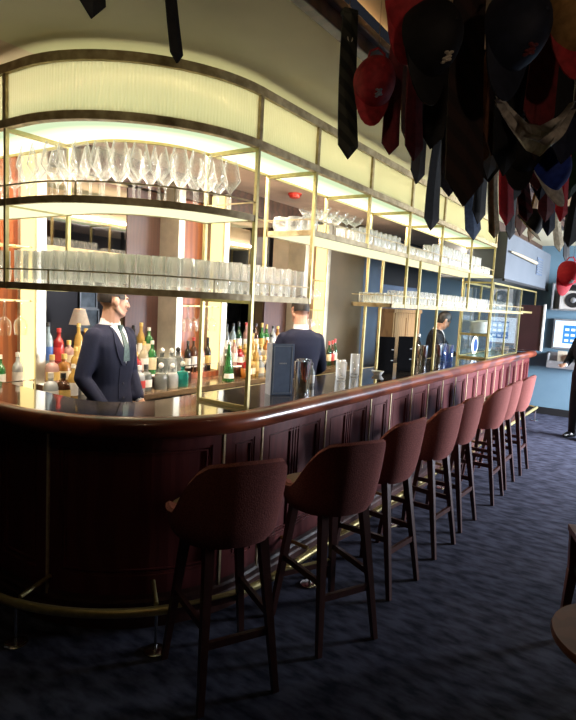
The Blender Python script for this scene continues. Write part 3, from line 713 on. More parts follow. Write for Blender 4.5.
# ------------------------------------------------------------------ bar stools
def make_stool():
    t = thing('bar_stool', 'x', 'bar stool', (0, 0, 0), 0, None)
    # local frame: bar side +Y, backrest on the -Y side
    bm = B()
    nT, nZ = 25, 9
    def shell(th, u, off):
        a = abs(th); A = R_(122)
        k = min(1., max(0., (a - R_(36)) / R_(62)))
        top = 1.03 - .235 * (k * k * (3 - 2 * k)) + .012 * math.cos(th * 2)
        bot = .665
        z = bot + (top - bot) * u
        f = (z - bot) / .365
        g_ = math.sqrt(max(f, 0)); w = .172 + .066 * g_ + off; d = .165 + .075 * g_ + off
        e = 2.6
        c, s = math.cos(th), math.sin(th)
        rr = (abs(s / w) ** e + abs(c / d) ** e) ** (-1 / e)
        y = -c * rr + .015
        return Vector((s * rr * (1 + .26 * min(1, max(0, (y + .20) / .32))), y, z))
    ths = [R_(-122 + 244 * i / (nT - 1)) for i in range(nT)]; us = [i / (nZ - 1) for i in range(nZ)]
    # closed loop around each theta section: outside up, inside down
    rings = []
    for th in ths:
        rings.append([shell(th, u, 0) for u in us] + [shell(th, 1, -.012) + Vector((0, 0, .012))] + [shell(th, u, -.04) for u in reversed(us)])
    ring_loft(bm, rings)
    mesh_obj('backrest', bm, M['stool'], t, smooth=True)
    bm = B()
    def sq(w, d, z, e=3.2, n=32, cy=.0):
        out = []
        for i in range(n):
            a = 2 * PI * i / n; c, s = math.cos(a), math.sin(a)
            rr = (abs(c / w) ** e + abs(s / d) ** e) ** (-1 / e); y = s * rr + cy
            out.append(Vector((c * rr * (1 + .24 * min(1, max(0, (y + .20) / .32))), y, z)))
        return out
    ring_loft(bm, [sq(.12, .13, .655, cy=.03), sq(.15, .17, .662, cy=.035), sq(.165, .19, .70, cy=.05), sq(.17, .195, .735, cy=.05)])
    mesh_obj('seat_base', bm, M['stool'], t, smooth=True)
    bm = B(); ring_loft(bm, [sq(.17, .195, .735, cy=.055), sq(.176, .20, .75, cy=.055), sq(.17, .195, .772, cy=.055), sq(.14, .165, .784, cy=.055)])
    mesh_obj('seat', bm, M['seat'], t, smooth=True)
    for sx in (-1, 1):
        for sy in (-1, 1):
            mesh_obj('leg', bar(B(), (sx * .122, sy * .125 + .03, .70), (sx * (.185 + .012 * sy), sy * .21 + .01, 0), .042, .042, .026, .026), M['leg'], t)
    def lp(sx, sy, z):
        f = (.70 - z) / .70; return (sx * (.122 + (.063 + .012 * sy) * f), sy * (.125 + .085 * f) + .03 - .02 * f, z)
    for p, q in ((lp(-1, -1, .27), lp(1, -1, .27)), (lp(-1, 1, .24), lp(1, 1, .24)), (lp(-1, -1, .34), lp(-1, 1, .34)), (lp(1, -1, .34), lp(1, 1, .34))):
        mesh_obj('stretcher', bar(B(), p, q, .02, .032), M['leg'], t)
    mesh_obj('foot_plate', bar(B(), (lp(-1, 1, .258)[0] + .02, lp(-1, 1, .258)[1], .258), (lp(1, 1, .258)[0] - .02, lp(1, 1, .258)[1], .258), .022, .006), M['brass'], t)
    return t
st0 = make_stool()
SL_ = [('maroon tweed bar stool nearest the camera at the curved end of the bar', 1.87, 1.525, -27), ('second maroon bar stool from the camera, beside the nearest one', 2.50, 1.35, -25),
       ('third maroon bar stool from the camera along the bar', 3.165, 1.375, -6), ('fourth maroon bar stool from the camera along the bar', 3.86, 1.36, -4), ('fifth maroon bar stool from the camera along the bar', 4.44, 1.37, -2),
       ('sixth maroon bar stool from the camera, third from the far end', 5.24, 1.34, 0), ('seventh maroon bar stool from the camera, next to the farthest', 5.78, 1.36, 0), ('farthest maroon bar stool near the end of the bar', 6.40, 1.35, 0)]
for i, (lab, x, y, rz) in enumerate(SL_):
    if i == 0: o = st0; o.location = (x, y, 0); o.rotation_euler = (0, 0, R_(rz)); o['label'] = lab
    else: o = dup(st0, (x, y, 0), R_(rz), lab)
    o['group'] = 'bar stools along the bar'

# ------------------------------------------------------------------ people
def remesh(bm, name, m, parent, voxel, smooth=2):
    o = mesh_obj(name, bm, m, parent, True)
    md = o.modifiers.new('r', 'REMESH'); md.mode = 'VOXEL'; md.voxel_size = voxel; md.use_smooth_shade = True
    if smooth:
        sm = o.modifiers.new('s', 'SMOOTH'); sm.factor = .5; sm.iterations = smooth
    dg = bpy.context.evaluated_depsgraph_get(); dg.update()
    me = bpy.data.meshes.new_from_object(o.evaluated_get(dg)); me.name = name
    o.modifiers.clear(); o.data = me
    me.polygons.foreach_set('use_smooth', [True] * len(me.polygons))
    return o
def limb(bm, pts, rads, n=14, sub=4):
    P = []; Rr = []
    for i in range(len(pts) - 1):
        for k in range(sub):
            f = k / sub; P.append(Vector(pts[i]).lerp(Vector(pts[i + 1]), f)); Rr.append(rads[i] + (rads[i + 1] - rads[i]) * f)
    P.append(Vector(pts[-1])); Rr.append(rads[-1])
    tube(bm, P, Rr, n)
    ellipsoid(bm, P[0], (Rr[0],) * 3, 12, 8); ellipsoid(bm, P[-1], (Rr[-1],) * 3, 12, 8)
def torso(bm, rings, n=28):
    """rings: (z, half width, half depth, cx, cy)"""
    out = []
    for z, w, d, cx, cy in rings:
        r = []
        for i in range(n):
            a = 2 * PI * i / n; c, s = math.cos(a), math.sin(a); e = 2.4
            k = (abs(c / w) ** e + abs(s / d) ** e) ** (-1 / e); r.append(Vector((cx + c * k, cy + s * k, z)))
        out.append(r)
    ring_loft(bm, out)
def hand(bm, wrist, direc, palm_n, side, curl=.6):
    """palm with five separate fingers; direc = pointing direction, palm_n = palm normal, side = +1/-1 thumb side"""
    d = Vector(direc).normalized(); n = Vector(palm_n); n = (n - d * n.dot(d)).normalized(); s = d.cross(n) * side
    w = Vector(wrist)
    rot = Matrix((s, d, n)).transposed()
    ellipsoid(bm, w + d * .052, (.041, .056, .017), 14, 10, rot)
    limb(bm, [w - d * .03, w + d * .03], [.027, .024], 12, 2)
    for k, (off, ln) in enumerate(((.030, .072), (.010, .080), (-.010, .074), (-.029, .058))):
        p = w + d * .094 + s * off
        a = curl * .6; q = p + (d * math.cos(a) + n * math.sin(a)) * ln * .45
        a = curl * 1.3; r = q + (d * math.cos(a) + n * math.sin(a)) * ln * .32
        a = curl * 1.9; u = r + (d * math.cos(a) + n * math.sin(a)) * ln * .26
        limb(bm, [p - d * .02, p, q, r, u], [.0095, .0095, .0088, .008, .007], 8, 2)
    p = w + d * .03 + s * .036
    q = p + (d * .6 + s * .75 + n * .25).normalized() * .036
    limb(bm, [p - s * .012, p, q, q + (d * .85 + s * .25 + n * .4).normalized() * .032], [.013, .012, .0105, .009], 8, 2)
def head_bm(bm, H, rot):
    """head centred at H, facing local +Y before rot"""
    T = lambda p: H + rot @ Vector(p)
    R3 = rot.to_3x3() if hasattr(rot, 'to_3x3') else rot
    ellipsoid(bm, T((0, -.012, .028)), (.074, .094, .090), 24, 16, R3)
    ellipsoid(bm, T((0, .030, -.020)), (.062, .060, .085), 20, 14, R3)
    ellipsoid(bm, T((0, .056, -.083)), (.034, .032, .030), 14, 10, R3)
    for s in (-1, 1):
        limb(bm, [T((s * .056, -.005, -.045)), T((s * .040, .040, -.083))], [.022, .020], 10, 3)
        ellipsoid(bm, T((s * .036, .068, -.022)), (.020, .017, .018), 10, 8, R3)
        ellipsoid(bm, T((s * .078, -.012, -.006)), (.010, .021, .033), 10, 8, R3)
        ellipsoid(bm, T((s * .028, .078, .026)), (.024, .012, .009), 10, 8, R3)
    limb(bm, [T((0, .086, .018)), T((0, .100, -.012)), T((0, .106, -.028))], [.009, .012, .014], 10, 3)
    for s in (-1, 1): ellipsoid(bm, T((s * .012, .096, -.030)), (.008, .010, .007), 8, 6, R3)
    ellipsoid(bm, T((0, .088, -.056)), (.022, .010, .007), 10, 6, R3)
    ellipsoid(bm, T((0, .086, -.066)), (.020, .010, .008), 10, 6, R3)
def hair_cap(name, H, rot, m, parent, fade=True, long=False):
    bm = B()
    g = bmesh.ops.create_uvsphere(bm, u_segments=36, v_segments=26, radius=1.)
    kill = []
    for v in list(bm.verts):
        c = v.co.copy()
        v.co = Vector((c.x * .081, c.y * .101 - .014, c.z * (.101 if c.z > 0 else .128) + .030))
    def hairline(p):
        if p.y > .045: return .070
        if p.y > .0: return .012 if not long else .0
        if long: return -.075 if p.y < -.03 else .012
        return .030 if p.y > -.05 else -.022
    fs = [f for f in bm.faces if f.calc_center_median().z < hairline(f.calc_center_median())]
    bmesh.ops.delete(bm, geom=fs, context='FACES')
    for v in bm.verts:
        if v.co.z > .06: v.co.z += .012 * (v.co.z - .06) / .07; v.co.y += .010 * (v.co.z - .06) / .07
    r = bmesh.ops.extrude_face_region(bm, geom=list(bm.faces))
    for v in [x for x in r['geom'] if isinstance(x, bmesh.types.BMVert)]:
        d = v.co - Vector((0, -.014, .03)); v.co -= d.normalized() * .012
    for v in bm.verts: v.co = H + rot @ v.co
    return mesh_obj(name, bm, m, parent, True)
def person(label, loc, heading, hgt, look, lean, arms, suit, tie_m, pockets=True, hair=None, long=False, coat=.78, waist=False):
    """stands at loc facing heading (deg, 0 = +Y). arms: two lists shoulder>elbow>wrist in local space, plus hand direction and palm normal"""
    t = thing('person', label, 'person', loc, R_(heading)); t.scale = (hgt / 1.8,) * 3
    lz = lambda z: lean[1] * max(0, z - .95); lx = lambda z: lean[0] * max(0, z - .95)
    def sh(p): return Vector((p[0] + lx(p[2]), p[1] + lz(p[2]), p[2]))
    H = sh((0, .02, 1.645)) + Vector((0, look[2] if len(look) > 2 else 0, look[3] if len(look) > 3 else 0))
    rot = (Matrix.Rotation(R_(look[0]), 3, 'Z') @ Matrix.Rotation(R_(look[1]), 3, 'X'))
    core = [(.86, .15, .10, 0, 0), (.98, .14, .095, 0, 0), (1.12, .13, .09, 0, .0), (1.28, .155, .105, 0, 0), (1.40, .165, .10, 0, -.005), (1.45, .11, .075, 0, -.01), (1.49, .06, .06, 0, -.01)]
    mv = lambda rs: [(z, w, d, cx + lx(z), cy + lz(z)) for z, w, d, cx, cy in rs]
    bm = B(); torso(bm, mv(core))
    limb(bm, [sh((0, -.012, 1.46)), H + rot @ Vector((0, -.01, -.06))], [.066, .060])
    head_bm(bm, H, rot)
    for s in (-1, 1): limb(bm, [(s * .09, 0, .90), (s * .105, .012, .49), (s * .11, -.01, .09)], [.085, .058, .042])
    for s in (-1, 1): limb(bm, [(s * .11, -.02, .05), (s * .12, .13, .035)], [.036, .03])
    for k, (pts, hd, pn, sd) in enumerate(arms):
        limb(bm, [Vector((pts[0][0] * .82, pts[0][1], pts[0][2] - .02)), Vector(pts[1]), Vector(pts[2])], [.036, .034, .026]); hand(bm, pts[2], hd, pn, sd)
    body = remesh(bm, 'body', M['skin'], t, .0062, 1)
    # face details
    for s in (-1, 1):
        bm = B(); ellipsoid(bm, H + rot @ Vector((s * .030, .076, .004)), (.0125, .0125, .010), 12, 8); e = mesh_obj('eye', bm, M['eye'], t, True)
        bm = B(); ellipsoid(bm, H + rot @ Vector((s * .030, .0868, .004)), (.0055, .0035, .0055), 10, 6, rot); mesh_obj('iris', bm, M['iris'], e, True)
        bm = B(); limb(bm, [H + rot @ Vector((s * .013, .091, .026)), H + rot @ Vector((s * .047, .076, .028))], [.004, .003], 6, 2); mesh_obj('eyebrow', bm, hair or M['hair_dark'], t, True)
    bm = B(); ellipsoid(bm, H + rot @ Vector((0, .0945, -.060)), (.021, .0055, .0075), 12, 6, rot); mesh_obj('mouth', bm, M['lip'], t, True)
    hair_cap('hair', H, rot, hair or M['hair_dark'], t, long=long)
    # clothes
    bm = B()
    for s in (-1, 1): limb(bm, [(s * .088, 0, .93), (s * .105, .01, .50), (s * .11, -.01, .07)], [.105, .080, .068])
    torso(bm, [(.84, .165, .12, 0, 0), (.98, .158, .113, 0, 0)])
    remesh(bm, 'trousers', suit, t, .012)
    for s in (-1, 1):
        bm = B(); limb(bm, [(s * .11, -.035, .045), (s * .12, .10, .04), (s * .122, .16, .03)], [.046, .044, .028]); mesh_obj('shoe', bm, M['shoe'], t, True)
    jk = [(coat, .185, .128, 0, .0), (.90, .178, .125, 0, 0), (1.08, .160, .115, 0, 0), (1.22, .182, .126, 0, .005), (1.34, .205, .128, 0, .0), (1.415, .205, .108, 0, -.01), (1.455, .150, .088, 0, -.016), (1.485, .085, .070, 0, -.02)]
    bm = B(); torso(bm, mv(jk))
    cuffs = []
    for pts, hd, pn, sd in arms:
        p = [Vector(q) for q in pts]; w = p[1].lerp(p[2], .93)
        p[0].x *= .88; limb(bm, [p[0], p[1], w], [.066, .056, .044], 14, 5)
        cuffs.append((p[1].lerp(p[2], .94), p[1].lerp(p[2], .995)))
    jk_o = remesh(bm, 'jacket', suit, t, .012, 3)
    for a, b in cuffs:
        bm = B(); limb(bm, [a, b], [.034, .034], 12, 2); mesh_obj('shirt_cuff', bm, M['shirt'], t, True)
    # collar
    bm = B(); c0 = sh((0, -.014, 1.475)); c1 = sh((0, -.008, 1.525)); n = 22
    rings = []
    for c, r in ((c0, .078), (c0.lerp(c1, .5), .071), (c1, .068), (c1, .062), (c0, .068)):
        rings.append([c + Vector((r * math.cos(2 * PI * k / n), r * .95 * math.sin(2 * PI * k / n) + .004, -.030 * max(0, math.sin(2 * PI * k / n)))) for k in range(n)])
    ring_loft(bm, rings, cap=False); mesh_obj('shirt_collar', bm, M['shirt'], t, True)
    # shirt front, lapels, tie lie on the chest surface
    def chest(x, z, off):
        for (a, b) in zip(jk[:-1], jk[1:]):
            if a[0] <= z <= b[0]:
                f = (z - a[0]) / (b[0] - a[0]); w = a[1] + (b[1] - a[1]) * f; d = a[2] + (b[2] - a[2]) * f; cy = a[4] + (b[4] - a[4]) * f
                y = d * max(0, 1 - abs(x / w) ** 2.4) ** (1 / 2.4) + cy + off
                return sh((x, y, z))
        return sh((x, .06 + off, z))
    def strip(name, left, right, z0, z1, off, m, th=.004, n=12):
        bm = B(); rings = []
        for i in range(n + 1):
            z = z0 + (z1 - z0) * i / n; f = i / n
            a, b = left(f), right(f)
            fr = [chest(a + (b - a) * j / 4, z, off) for j in range(5)]; bk = [chest(a + (b - a) * j / 4, z, off - th) for j in range(4, -1, -1)]
            rings.append(fr + bk)
        ring_loft(bm, rings); return mesh_obj(name, bm, m, t, True)
    zb = 1.21 if waist else 1.12
    strip('shirt_front', lambda f: -.002 - .062 * f, lambda f: .002 + .062 * f, zb, 1.475, .002, M['shirt'])
    for s in (-1, 1):
        e = lambda f: s * (.002 + .060 * f); g = lambda f: s * (.040 + .035 * math.sin(PI * min(1, f * 1.1)) + .042 * f)
        strip('lapel', (e if s > 0 else g), (g if s > 0 else e), zb, 1.47, .008, suit, .006)
    if waist: strip('waistcoat', lambda f: -.050 - .004 * f, lambda f: .050 + .004 * f, .98, 1.215, .003, suit, .004)
    if tie_m:
        tb = strip('necktie', lambda f: -.034 + .020 * f, lambda f: .034 - .020 * f, zb + .03, 1.45, .010, tie_m, .006)
        bm = B(); k = chest(0, 1.462, .012); bar(bm, k + Vector((0, 0, -.022)), k + Vector((0, 0, .022)), .022, .018, .034, .022); mesh_obj('knot', bm, tie_m, tb)
    bm = B()
    for z in (1.09, 1.0): ellipsoid(bm, chest(.006, z, .004), (.008, .004, .008), 10, 6)
    mesh_obj('jacket_button', bm, M['black'], t, True) if False else bm.free()
    for z in (1.085, .985):
        bm = B(); ellipsoid(bm, chest(.006, z, .003), (.008, .004, .008), 10, 6); mesh_obj('button', bm, M['black'], t, True)
    return t
# barman turned to the left of the frame, head turned along the bar
armsA = [([(-.19, 0, 1.40), (-.25, -.02, 1.13), (-.20, .10, .95)], (.1, .55, -.8), (1, 0, 0), 1), ([(.19, 0, 1.40), (.25, -.02, 1.13), (.20, .12, .95)], (-.1, .55, -.8), (-1, 0, 0), -1)]
person('barman in navy suit and green tie at the curved end, looking along the bar', (2.54, 3.17, 0), 192, 1.79, (62, -3), (0, .0), armsA, M['navy'], M['tie_green'], waist=True)
armsB = [([(-.19, 0, 1.39), (-.25, .08, 1.13), (-.12, .27, 1.02)], (.4, .8, -.2), (0, 0, -1), 1), ([(.19, 0, 1.39), (.26, .06, 1.13), (.15, .26, 1.00)], (-.3, .8, -.2), (0, 0, -1), -1)]
person('second barman in navy suit seen from behind, facing the back bar', (4.21, 2.69, 0), -30, 1.77, (-8, -10), (0, .04), armsB, M['navy'], None)
armsC = [([(-.19, .06, 1.39), (-.24, .22, 1.15), (-.06, .38, 1.10)], (.7, .6, -.2), (0, 0, -1), 1), ([(.19, .06, 1.39), (.25, .20, 1.14), (.10, .40, 1.08)], (-.5, .8, -.3), (0, 0, -1), -1)]
person('third barman in black suit bending over the far end of the bar', (7.66, 2.73, 0), 190, 1.72, (40, -30, .03, -.03), (0, .14), armsC, M['dark_suit'], None, long=True)
armsD = [([(-.19, 0, 1.40), (-.24, .0, 1.12), (-.22, .10, .88)], (0, .3, -1), (1, 0, 0), 1), ([(.19, 0, 1.40), (.25, .04, 1.13), (.16, .24, 1.06)], (-.3, .9, .1), (0, 0, -1), -1)]
person('person in a dark coat standing by the end wall at the right edge', (8.75, 0.90, 0), 62, 1.74, (14, -18), (0, .03), armsD, M['dark_suit'], None, coat=.70)

# ------------------------------------------------------------------ ties and caps hanging from the ceiling
FACE = math.atan2(-.83, -.55) + PI / 2       # turned towards the room entrance
def tie_blade(bm, w0, w1, ln, y, th=.006, n=10):
    rows = []
    for i in range(n + 1):
        f = i / n; z = -ln * f; w = w0 + (w1 - w0) * f; bow = .012 * math.sin(PI * f)
        rows.append([Vector((-w / 2, y + bow, z)), Vector((0, y + bow - .006, z)), Vector((w / 2, y + bow, z)), Vector((w / 2, y + bow + th, z)), Vector((0, y + bow + th, z)), Vector((-w / 2, y + bow + th, z))])
    tip = -ln - w1 * .55
    rows.append([Vector((-.001, y, tip)), Vector((0, y - .001, tip)), Vector((.001, y, tip)), Vector((.001, y + th, tip)), Vector((0, y + th, tip)), Vector((-.001, y + th, tip))])
    ring_loft(bm, rows)
TC = {}
def tie(label, P, ln, w, m, yaw=0., roll=0., tail=.85, patch=None, tm=None):
    """P = bottom tip position; hangs from a wire hook"""
    full = ln + w * .55
    t = thing('necktie', label, 'necktie', (P[0], P[1], P[2] + full), 0, 'neckties hung from the ceiling', rot=(0, R_(roll), FACE + R_(yaw)))
    bm = B(); tie_blade(bm, w * .72, w, ln, 0); mesh_obj('blade', bm, m, t)
    bm = B(); tie_blade(bm, w * .45, w * .6, ln * tail, .022)
    mesh_obj('tail', bm, tm or m, t)
    bm = B(); box(bm, -w * .34, w * .34, -.006, .030, -.012, .006, .003); mesh_obj('fold', bm, m, t)
    up = max(.012, ZK - (P[2] + full) - .001)
    bm = B(); tube(bm, [(0, .012, 0), (.004, .012, up * .5), (0, .012, up)], .0018, 5); tag(mesh_obj('wire_hook', bm, M['steel'], t), 'thin wire hook')
    if patch:
        bm = B()
        lathe(bm, [(0, 0), (.013, 0), (.013, .001), (0, .001)], 10)
        for v in bm.verts: v.co = Vector((v.co.x, -.008 - v.co.z + .012 * math.sin(PI * .4), v.co.y - ln * patch))
        mesh_obj('crest', bm, M['paper'], t)
    return t
def cap_mesh(t, m, mb, emblem=None, strap=True):
    bm = B()
    g = bmesh.ops.create_uvsphere(bm, u_segments=24, v_segments=16, radius=1.)
    bmesh.ops.delete(bm, geom=[f for f in bm.faces if f.calc_center_median().z < -.01], context='FACES')
    for v in bm.verts:
        v.co = Vector((v.co.x * .082, v.co.y * .098, v.co.z * .115))
    r = bmesh.ops.extrude_face_region(bm, geom=list(bm.faces))
    for v in [x for x in r['geom'] if isinstance(x, bmesh.types.BMVert)]: v.co *= .97
    mesh_obj('crown', bm, m, t, True)
    bm = B(); top = []; n = 13
    rows = []
    for j in range(4):
        f = j / 3; row = []
        for i in range(n):
            a = PI * i / (n - 1); x = .083 * math.cos(a) * (1 - .10 * f); y = math.sin(a) * (.097 + .075 * f) if True else 0
            y = max(.0, y) + .0; row.append(Vector((x, y, .006 - .018 * f * math.sin(a) + .010 * (1 - abs(x) / .083) * f)))
        rows.append(row)
    vv = [[bm.verts.new(p) for p in r] for r in rows]
    for a, b in zip(vv[:-1], vv[1:]):
        for i in range(n - 1): bm.faces.new((a[i], a[i + 1], b[i + 1], b[i]))
    r = bmesh.ops.extrude_face_region(bm, geom=list(bm.faces))
    for v in [x for x in r['geom'] if isinstance(x, bmesh.types.BMVert)]: v.co.z -= .004
    mesh_obj('brim', bm, mb, t, True)
    bm = B(); ellipsoid(bm, (0, 0, .115), (.009, .009, .005), 10, 6); mesh_obj('button', bm, mb, t, True)
    if strap:
        bm = B(); tube(bm, [(.03, -.094, .012), (.03, -.112, .03), (0, -.128, .038), (-.03, -.112, .03), (-.03, -.094, .012)], .005, 6); mesh_obj('strap', bm, mb, t, True)
    if emblem:
        bm = B()
        for i in range(9):
            a = 2 * PI * i / 9; rr_ = (.008 + .006 * (i % 2)) if i else 0
            e = R_(38) + rr_ * math.sin(a) / .1; z_ = rr_ * math.cos(a) * 1.2 / .09
            p = Vector((.0835 * math.sin(z_) * math.cos(e), .0995 * math.cos(z_) * math.cos(e), .1165 * math.sin(e)))
            ellipsoid(bm, p, (.0065, .003, .0065), 8, 5)
        mesh_obj('emblem', bm, emblem, t)
def cap(label, P, m, mb=None, emblem=None, tilt=90., yaw=0., roll=0., sc=1.):
    """hung by its strap: brim down, crown towards the viewer; P = centre of the cap"""
    t = thing('baseball_cap', label, 'cap', P, 0, 'caps hung from the ceiling')
    t.rotation_mode = 'QUATERNION'
    q = Matrix.Rotation(FACE + R_(yaw), 4, 'Z') @ Matrix.Rotation(R_(roll), 4, 'Y') @ Matrix.Rotation(R_(tilt), 4, 'X')
    t.rotation_quaternion = (q @ Matrix.Rotation(PI, 4, 'Z')).to_quaternion()
    t.scale = (sc,) * 3
    cap_mesh(t, m, mb or m, emblem)
    bpy.context.view_layer.update()
    a = t.matrix_world @ Vector((0, -.126, .040)); bm = B(); tube(bm, [a, (a.x, a.y, ZK - .0005)], .0018, 5)
    h = mesh_obj('wire_hook', bm, M['steel'], t); h.matrix_parent_inverse = t.matrix_world.inverted()
    return t
K = dict(char=cloth('charcoal striped silk', (.034, .034, .024), (.012, .013, .010), 'wave', 9), maroon=cloth('maroon silk', (.13, .012, .016)), brown=cloth('dark brown striped silk', (.026, .012, .009), (.014, .008, .007), 'wave', 7),
         black=cloth('black silk', (.012, .012, .014)), navy=cloth('navy silk', (.018, .024, .055)), blue=cloth('slate blue silk', (.075, .12, .22)), red=cloth('bright red silk', (.72, .03, .05), (.6, .02, .04)), redcap=cloth('red cap cotton', (.33, .02, .025)),
         navycap=cloth('navy cap cotton', (.012, .015, .030)), blackcap=cloth('black cap cotton', (.010, .009, .010)), royal=cloth('royal blue cap cotton', (.02, .05, .34)), cream=cloth('cream silk', (.62, .52, .34)), tan=cloth('tan silk', (.36, .20, .07)),
         grey=cloth('pale grey cloth', (.40, .37, .33)), wine=cloth('wine striped silk', (.14, .02, .03), (.05, .01, .015), 'wave', 8), green=cloth('bottle green silk', (.02, .06, .035)), rust=cloth('rust brown silk', (.16, .06, .03)), white=cloth('white piping cloth', (.7, .68, .64)))
def tz(px, py, z): return at(px, py, Z=z)
TL = [  # label, tip px, tip z, length, width, cloth, yaw, roll, tail, crest
    ('charcoal striped necktie with a crest, hanging alone beside the canopy and the red cap', 342, 158, 2.27, .50, .092, 'char', 4, -3, .80, .2),
    ('maroon necktie with dark tip directly right of the red cap', 392, 155, 2.30, .56, .075, 'maroon', -6, 1, .9, None),
    ('broad maroon necktie below the black cap', 411, 160, 2.30, .42, .10, 'maroon', 10, -2, .8, None),
    ('long dark brown striped necktie, the largest in the middle of the hanging group', 453, 205, 2.03, .74, .15, 'brown', 0, -3, .8, .12),
    ('wine-coloured necktie hanging right of the navy cap with its tip above the grey cloth', 547, 135, 2.30, .55, .12, 'maroon', -8, 4, .85, None),
    ('black necktie with a reddish patch hanging low before the far canopy panes', 433, 231, 2.20, .50, .13, 'black', 8, 2, .7, None),
    ('slate blue necktie hanging point down before the far canopy panes', 464, 240, 2.20, .55, .14, 'blue', 0, -8, .6, None),
    ('black necktie beside the cream-backed one', 482, 225, 2.20, .5, .12, 'black', 14, 4, .7, None),
    ('cream necktie tip hanging low near the bulkhead', 487, 238, 2.12, .42, .07, 'cream', -10, -6, .9, None),
    ('bright red necktie with ragged tip hanging above the bulkhead', 503, 225, 2.12, .40, .10, 'red', 6, -3, .9, None),
    ('maroon necktie with a pale stripe leaning beside the red one', 514, 222, 2.2, .40, .085, 'wine', -12, -10, .8, None),
    ('bright red necktie hanging under the royal blue cap', 563, 222, 2.12, .42, .08, 'red', 6, 2, .9, None),
    ('dark navy necktie hanging above the wall shelf at the right', 548, 236, 2.2, .5, .10, 'navy', -4, 0, .9, None),
    ('black necktie hanging before the bright canopy end, second from the tall brown one', 423, 186, 2.28, .5, .10, 'black', 16, 5, .8, None),
    ('navy necktie half hidden behind the tall brown one', 442, 196, 2.28, .5, .09, 'navy', -14, -4, .8, None),
    ('dark brown necktie behind the black cap', 403, 142, 2.42, .5, .09, 'rust', 20, -4, .8, None),
    ('black silk necktie right of the black cap, between it and the tall brown tie', 437, 150, 2.38, .6, .11, 'black', -10, 3, .8, None),
    ('black necktie hanging below the navy cap', 500, 175, 2.2, .55, .13, 'black', 10, -2, .9, None),
    ('rust brown necktie hanging left of the grey draped cloth', 488, 170, 2.28, .5, .10, 'tan', -18, 6, .8, None),
    ('black necktie behind the grey draped cloth', 516, 205, 2.25, .6, .12, 'black', 4, 3, .8, None),
    ('wine striped necktie hanging behind the grey draped cloth', 528, 190, 2.30, .6, .12, 'wine', -20, -4, .8, None),
    ('dark green necktie at the far right edge under the tan cap', 572, 200, 2.25, .6, .11, 'green', 10, 2, .8, None),
    ('navy necktie with mottled weave at the right edge beside the grey cloth', 570, 165, 2.25, .6, .12, 'navy', -10, 3, .8, None),
    ('tan necktie tip hanging between the red ties', 537, 245, 2.2, .4, .09, 'tan', 16, 14, .8, None),
    ('cream pointed necktie tip hanging above the right-hand shelf', 553, 252, 2.2, .3, .10, 'cream', 0, -12, .6, None),
    ('black necktie overlapping the cream pointed tip', 566, 262, 2.2, .45, .10, 'black', 10, 0, .8, None),
    ('dark necktie whose wide point hangs into the top left corner', 92, 18, 2.41, .38, .075, 'black', 20, 0, .4, None),
    ('narrow dark necktie whose tip hangs into the top edge left of centre', 163, 57, 2.36, .42, .045, 'black', 30, -7, .4, None),
]
FAR = [(493, 182, 'black'), (521, 236, 'rust'), (538, 200, 'navy'), (543, 222, 'maroon'), (574, 248, 'black'), (512, 240, 'black'), (560, 190, 'green'), (498, 158, 'rust'), (535, 160, 'brown'), (550, 118, 'black'), (574, 130, 'brown'), (521, 120, 'black'), (476, 182, 'black'), (560, 150, 'black')]
FW = ['first', 'second', 'third', 'fourth', 'fifth', 'sixth', 'seventh', 'eighth', 'ninth']
_n = {}
for k_, (px, py, c) in enumerate(sorted(FAR)):
    i_ = _n.get(c, 0); _n[c] = i_ + 1
    TL.append(('%s necktie in the cluster above the bulkhead, %s of its colour from the canopy' % ({'rust': 'rust brown', 'green': 'dark green'}.get(c, c), FW[i_]), px, py, 2.28 if py > 150 else 2.37, .5, .12, c, (k_ * 37) % 40 - 20, (k_ * 23) % 12 - 6, .8, None))
for lab, px, py, z, ln, w, c, yw, rl, tl, cr_ in TL:
    P = tz(px, py, z)
    ln = min(ln, ZK - P.z - w * .55 - .02)
    if P.y > YC - .16 and P.x > 0.8: pass
    tie(lab, P, ln, w, K[c], yw, rl, tl, cr_)
cap('dark red baseball cap hanging by its strap right of the leftmost tie', at(373, 84, Z=2.52), K['redcap'], None, M['grey_metal'], 78, -12, 4, .95)
cap('black baseball cap with a pale emblem hanging in the upper middle', at(425, 42, Z=2.50), K['blackcap'], None, M['paper'], 80, 8, -3, 1.12)
cap('large navy baseball cap with a dull red emblem hanging at the top', at(508, 34, Z=2.48), K['navycap'], None, cloth('dull red thread', (.16, .03, .03)), 82, 4, 6, 1.12)
cap('red baseball cap peeking in at the top edge left of the black cap', at(404, 8, Z=2.62), K['redcap'], None, None, 84, 12, 0, 1.0)
cap('tan and red baseball cap at the top right corner', at(570, 18, Z=2.55), K['tan'], K['redcap'], None, 80, -10, -8, 1.05)
cap('royal blue baseball cap with white piping hanging below the grey cloth', at(545, 172, Z=2.27), K['royal'], K['white'], None, 60, 10, -6, .95)
cap('black baseball cap hanging in the shadows left of the royal blue one', at(520, 150, Z=2.34), K['blackcap'], None, None, 75, -10, 8, 1.0)
cap('dark baseball cap with cream brim hanging just above the bulkhead', at(527, 225, Z=2.32), K['blackcap'], K['cream'], None, 40, 10, 20, 1.1)
cap('red, white and black baseball cap hanging before the right-hand wall shelf', at(566, 274, Z=2.08), K['red'], K['red'], M['print'], 78, -8, 18, 1.25)
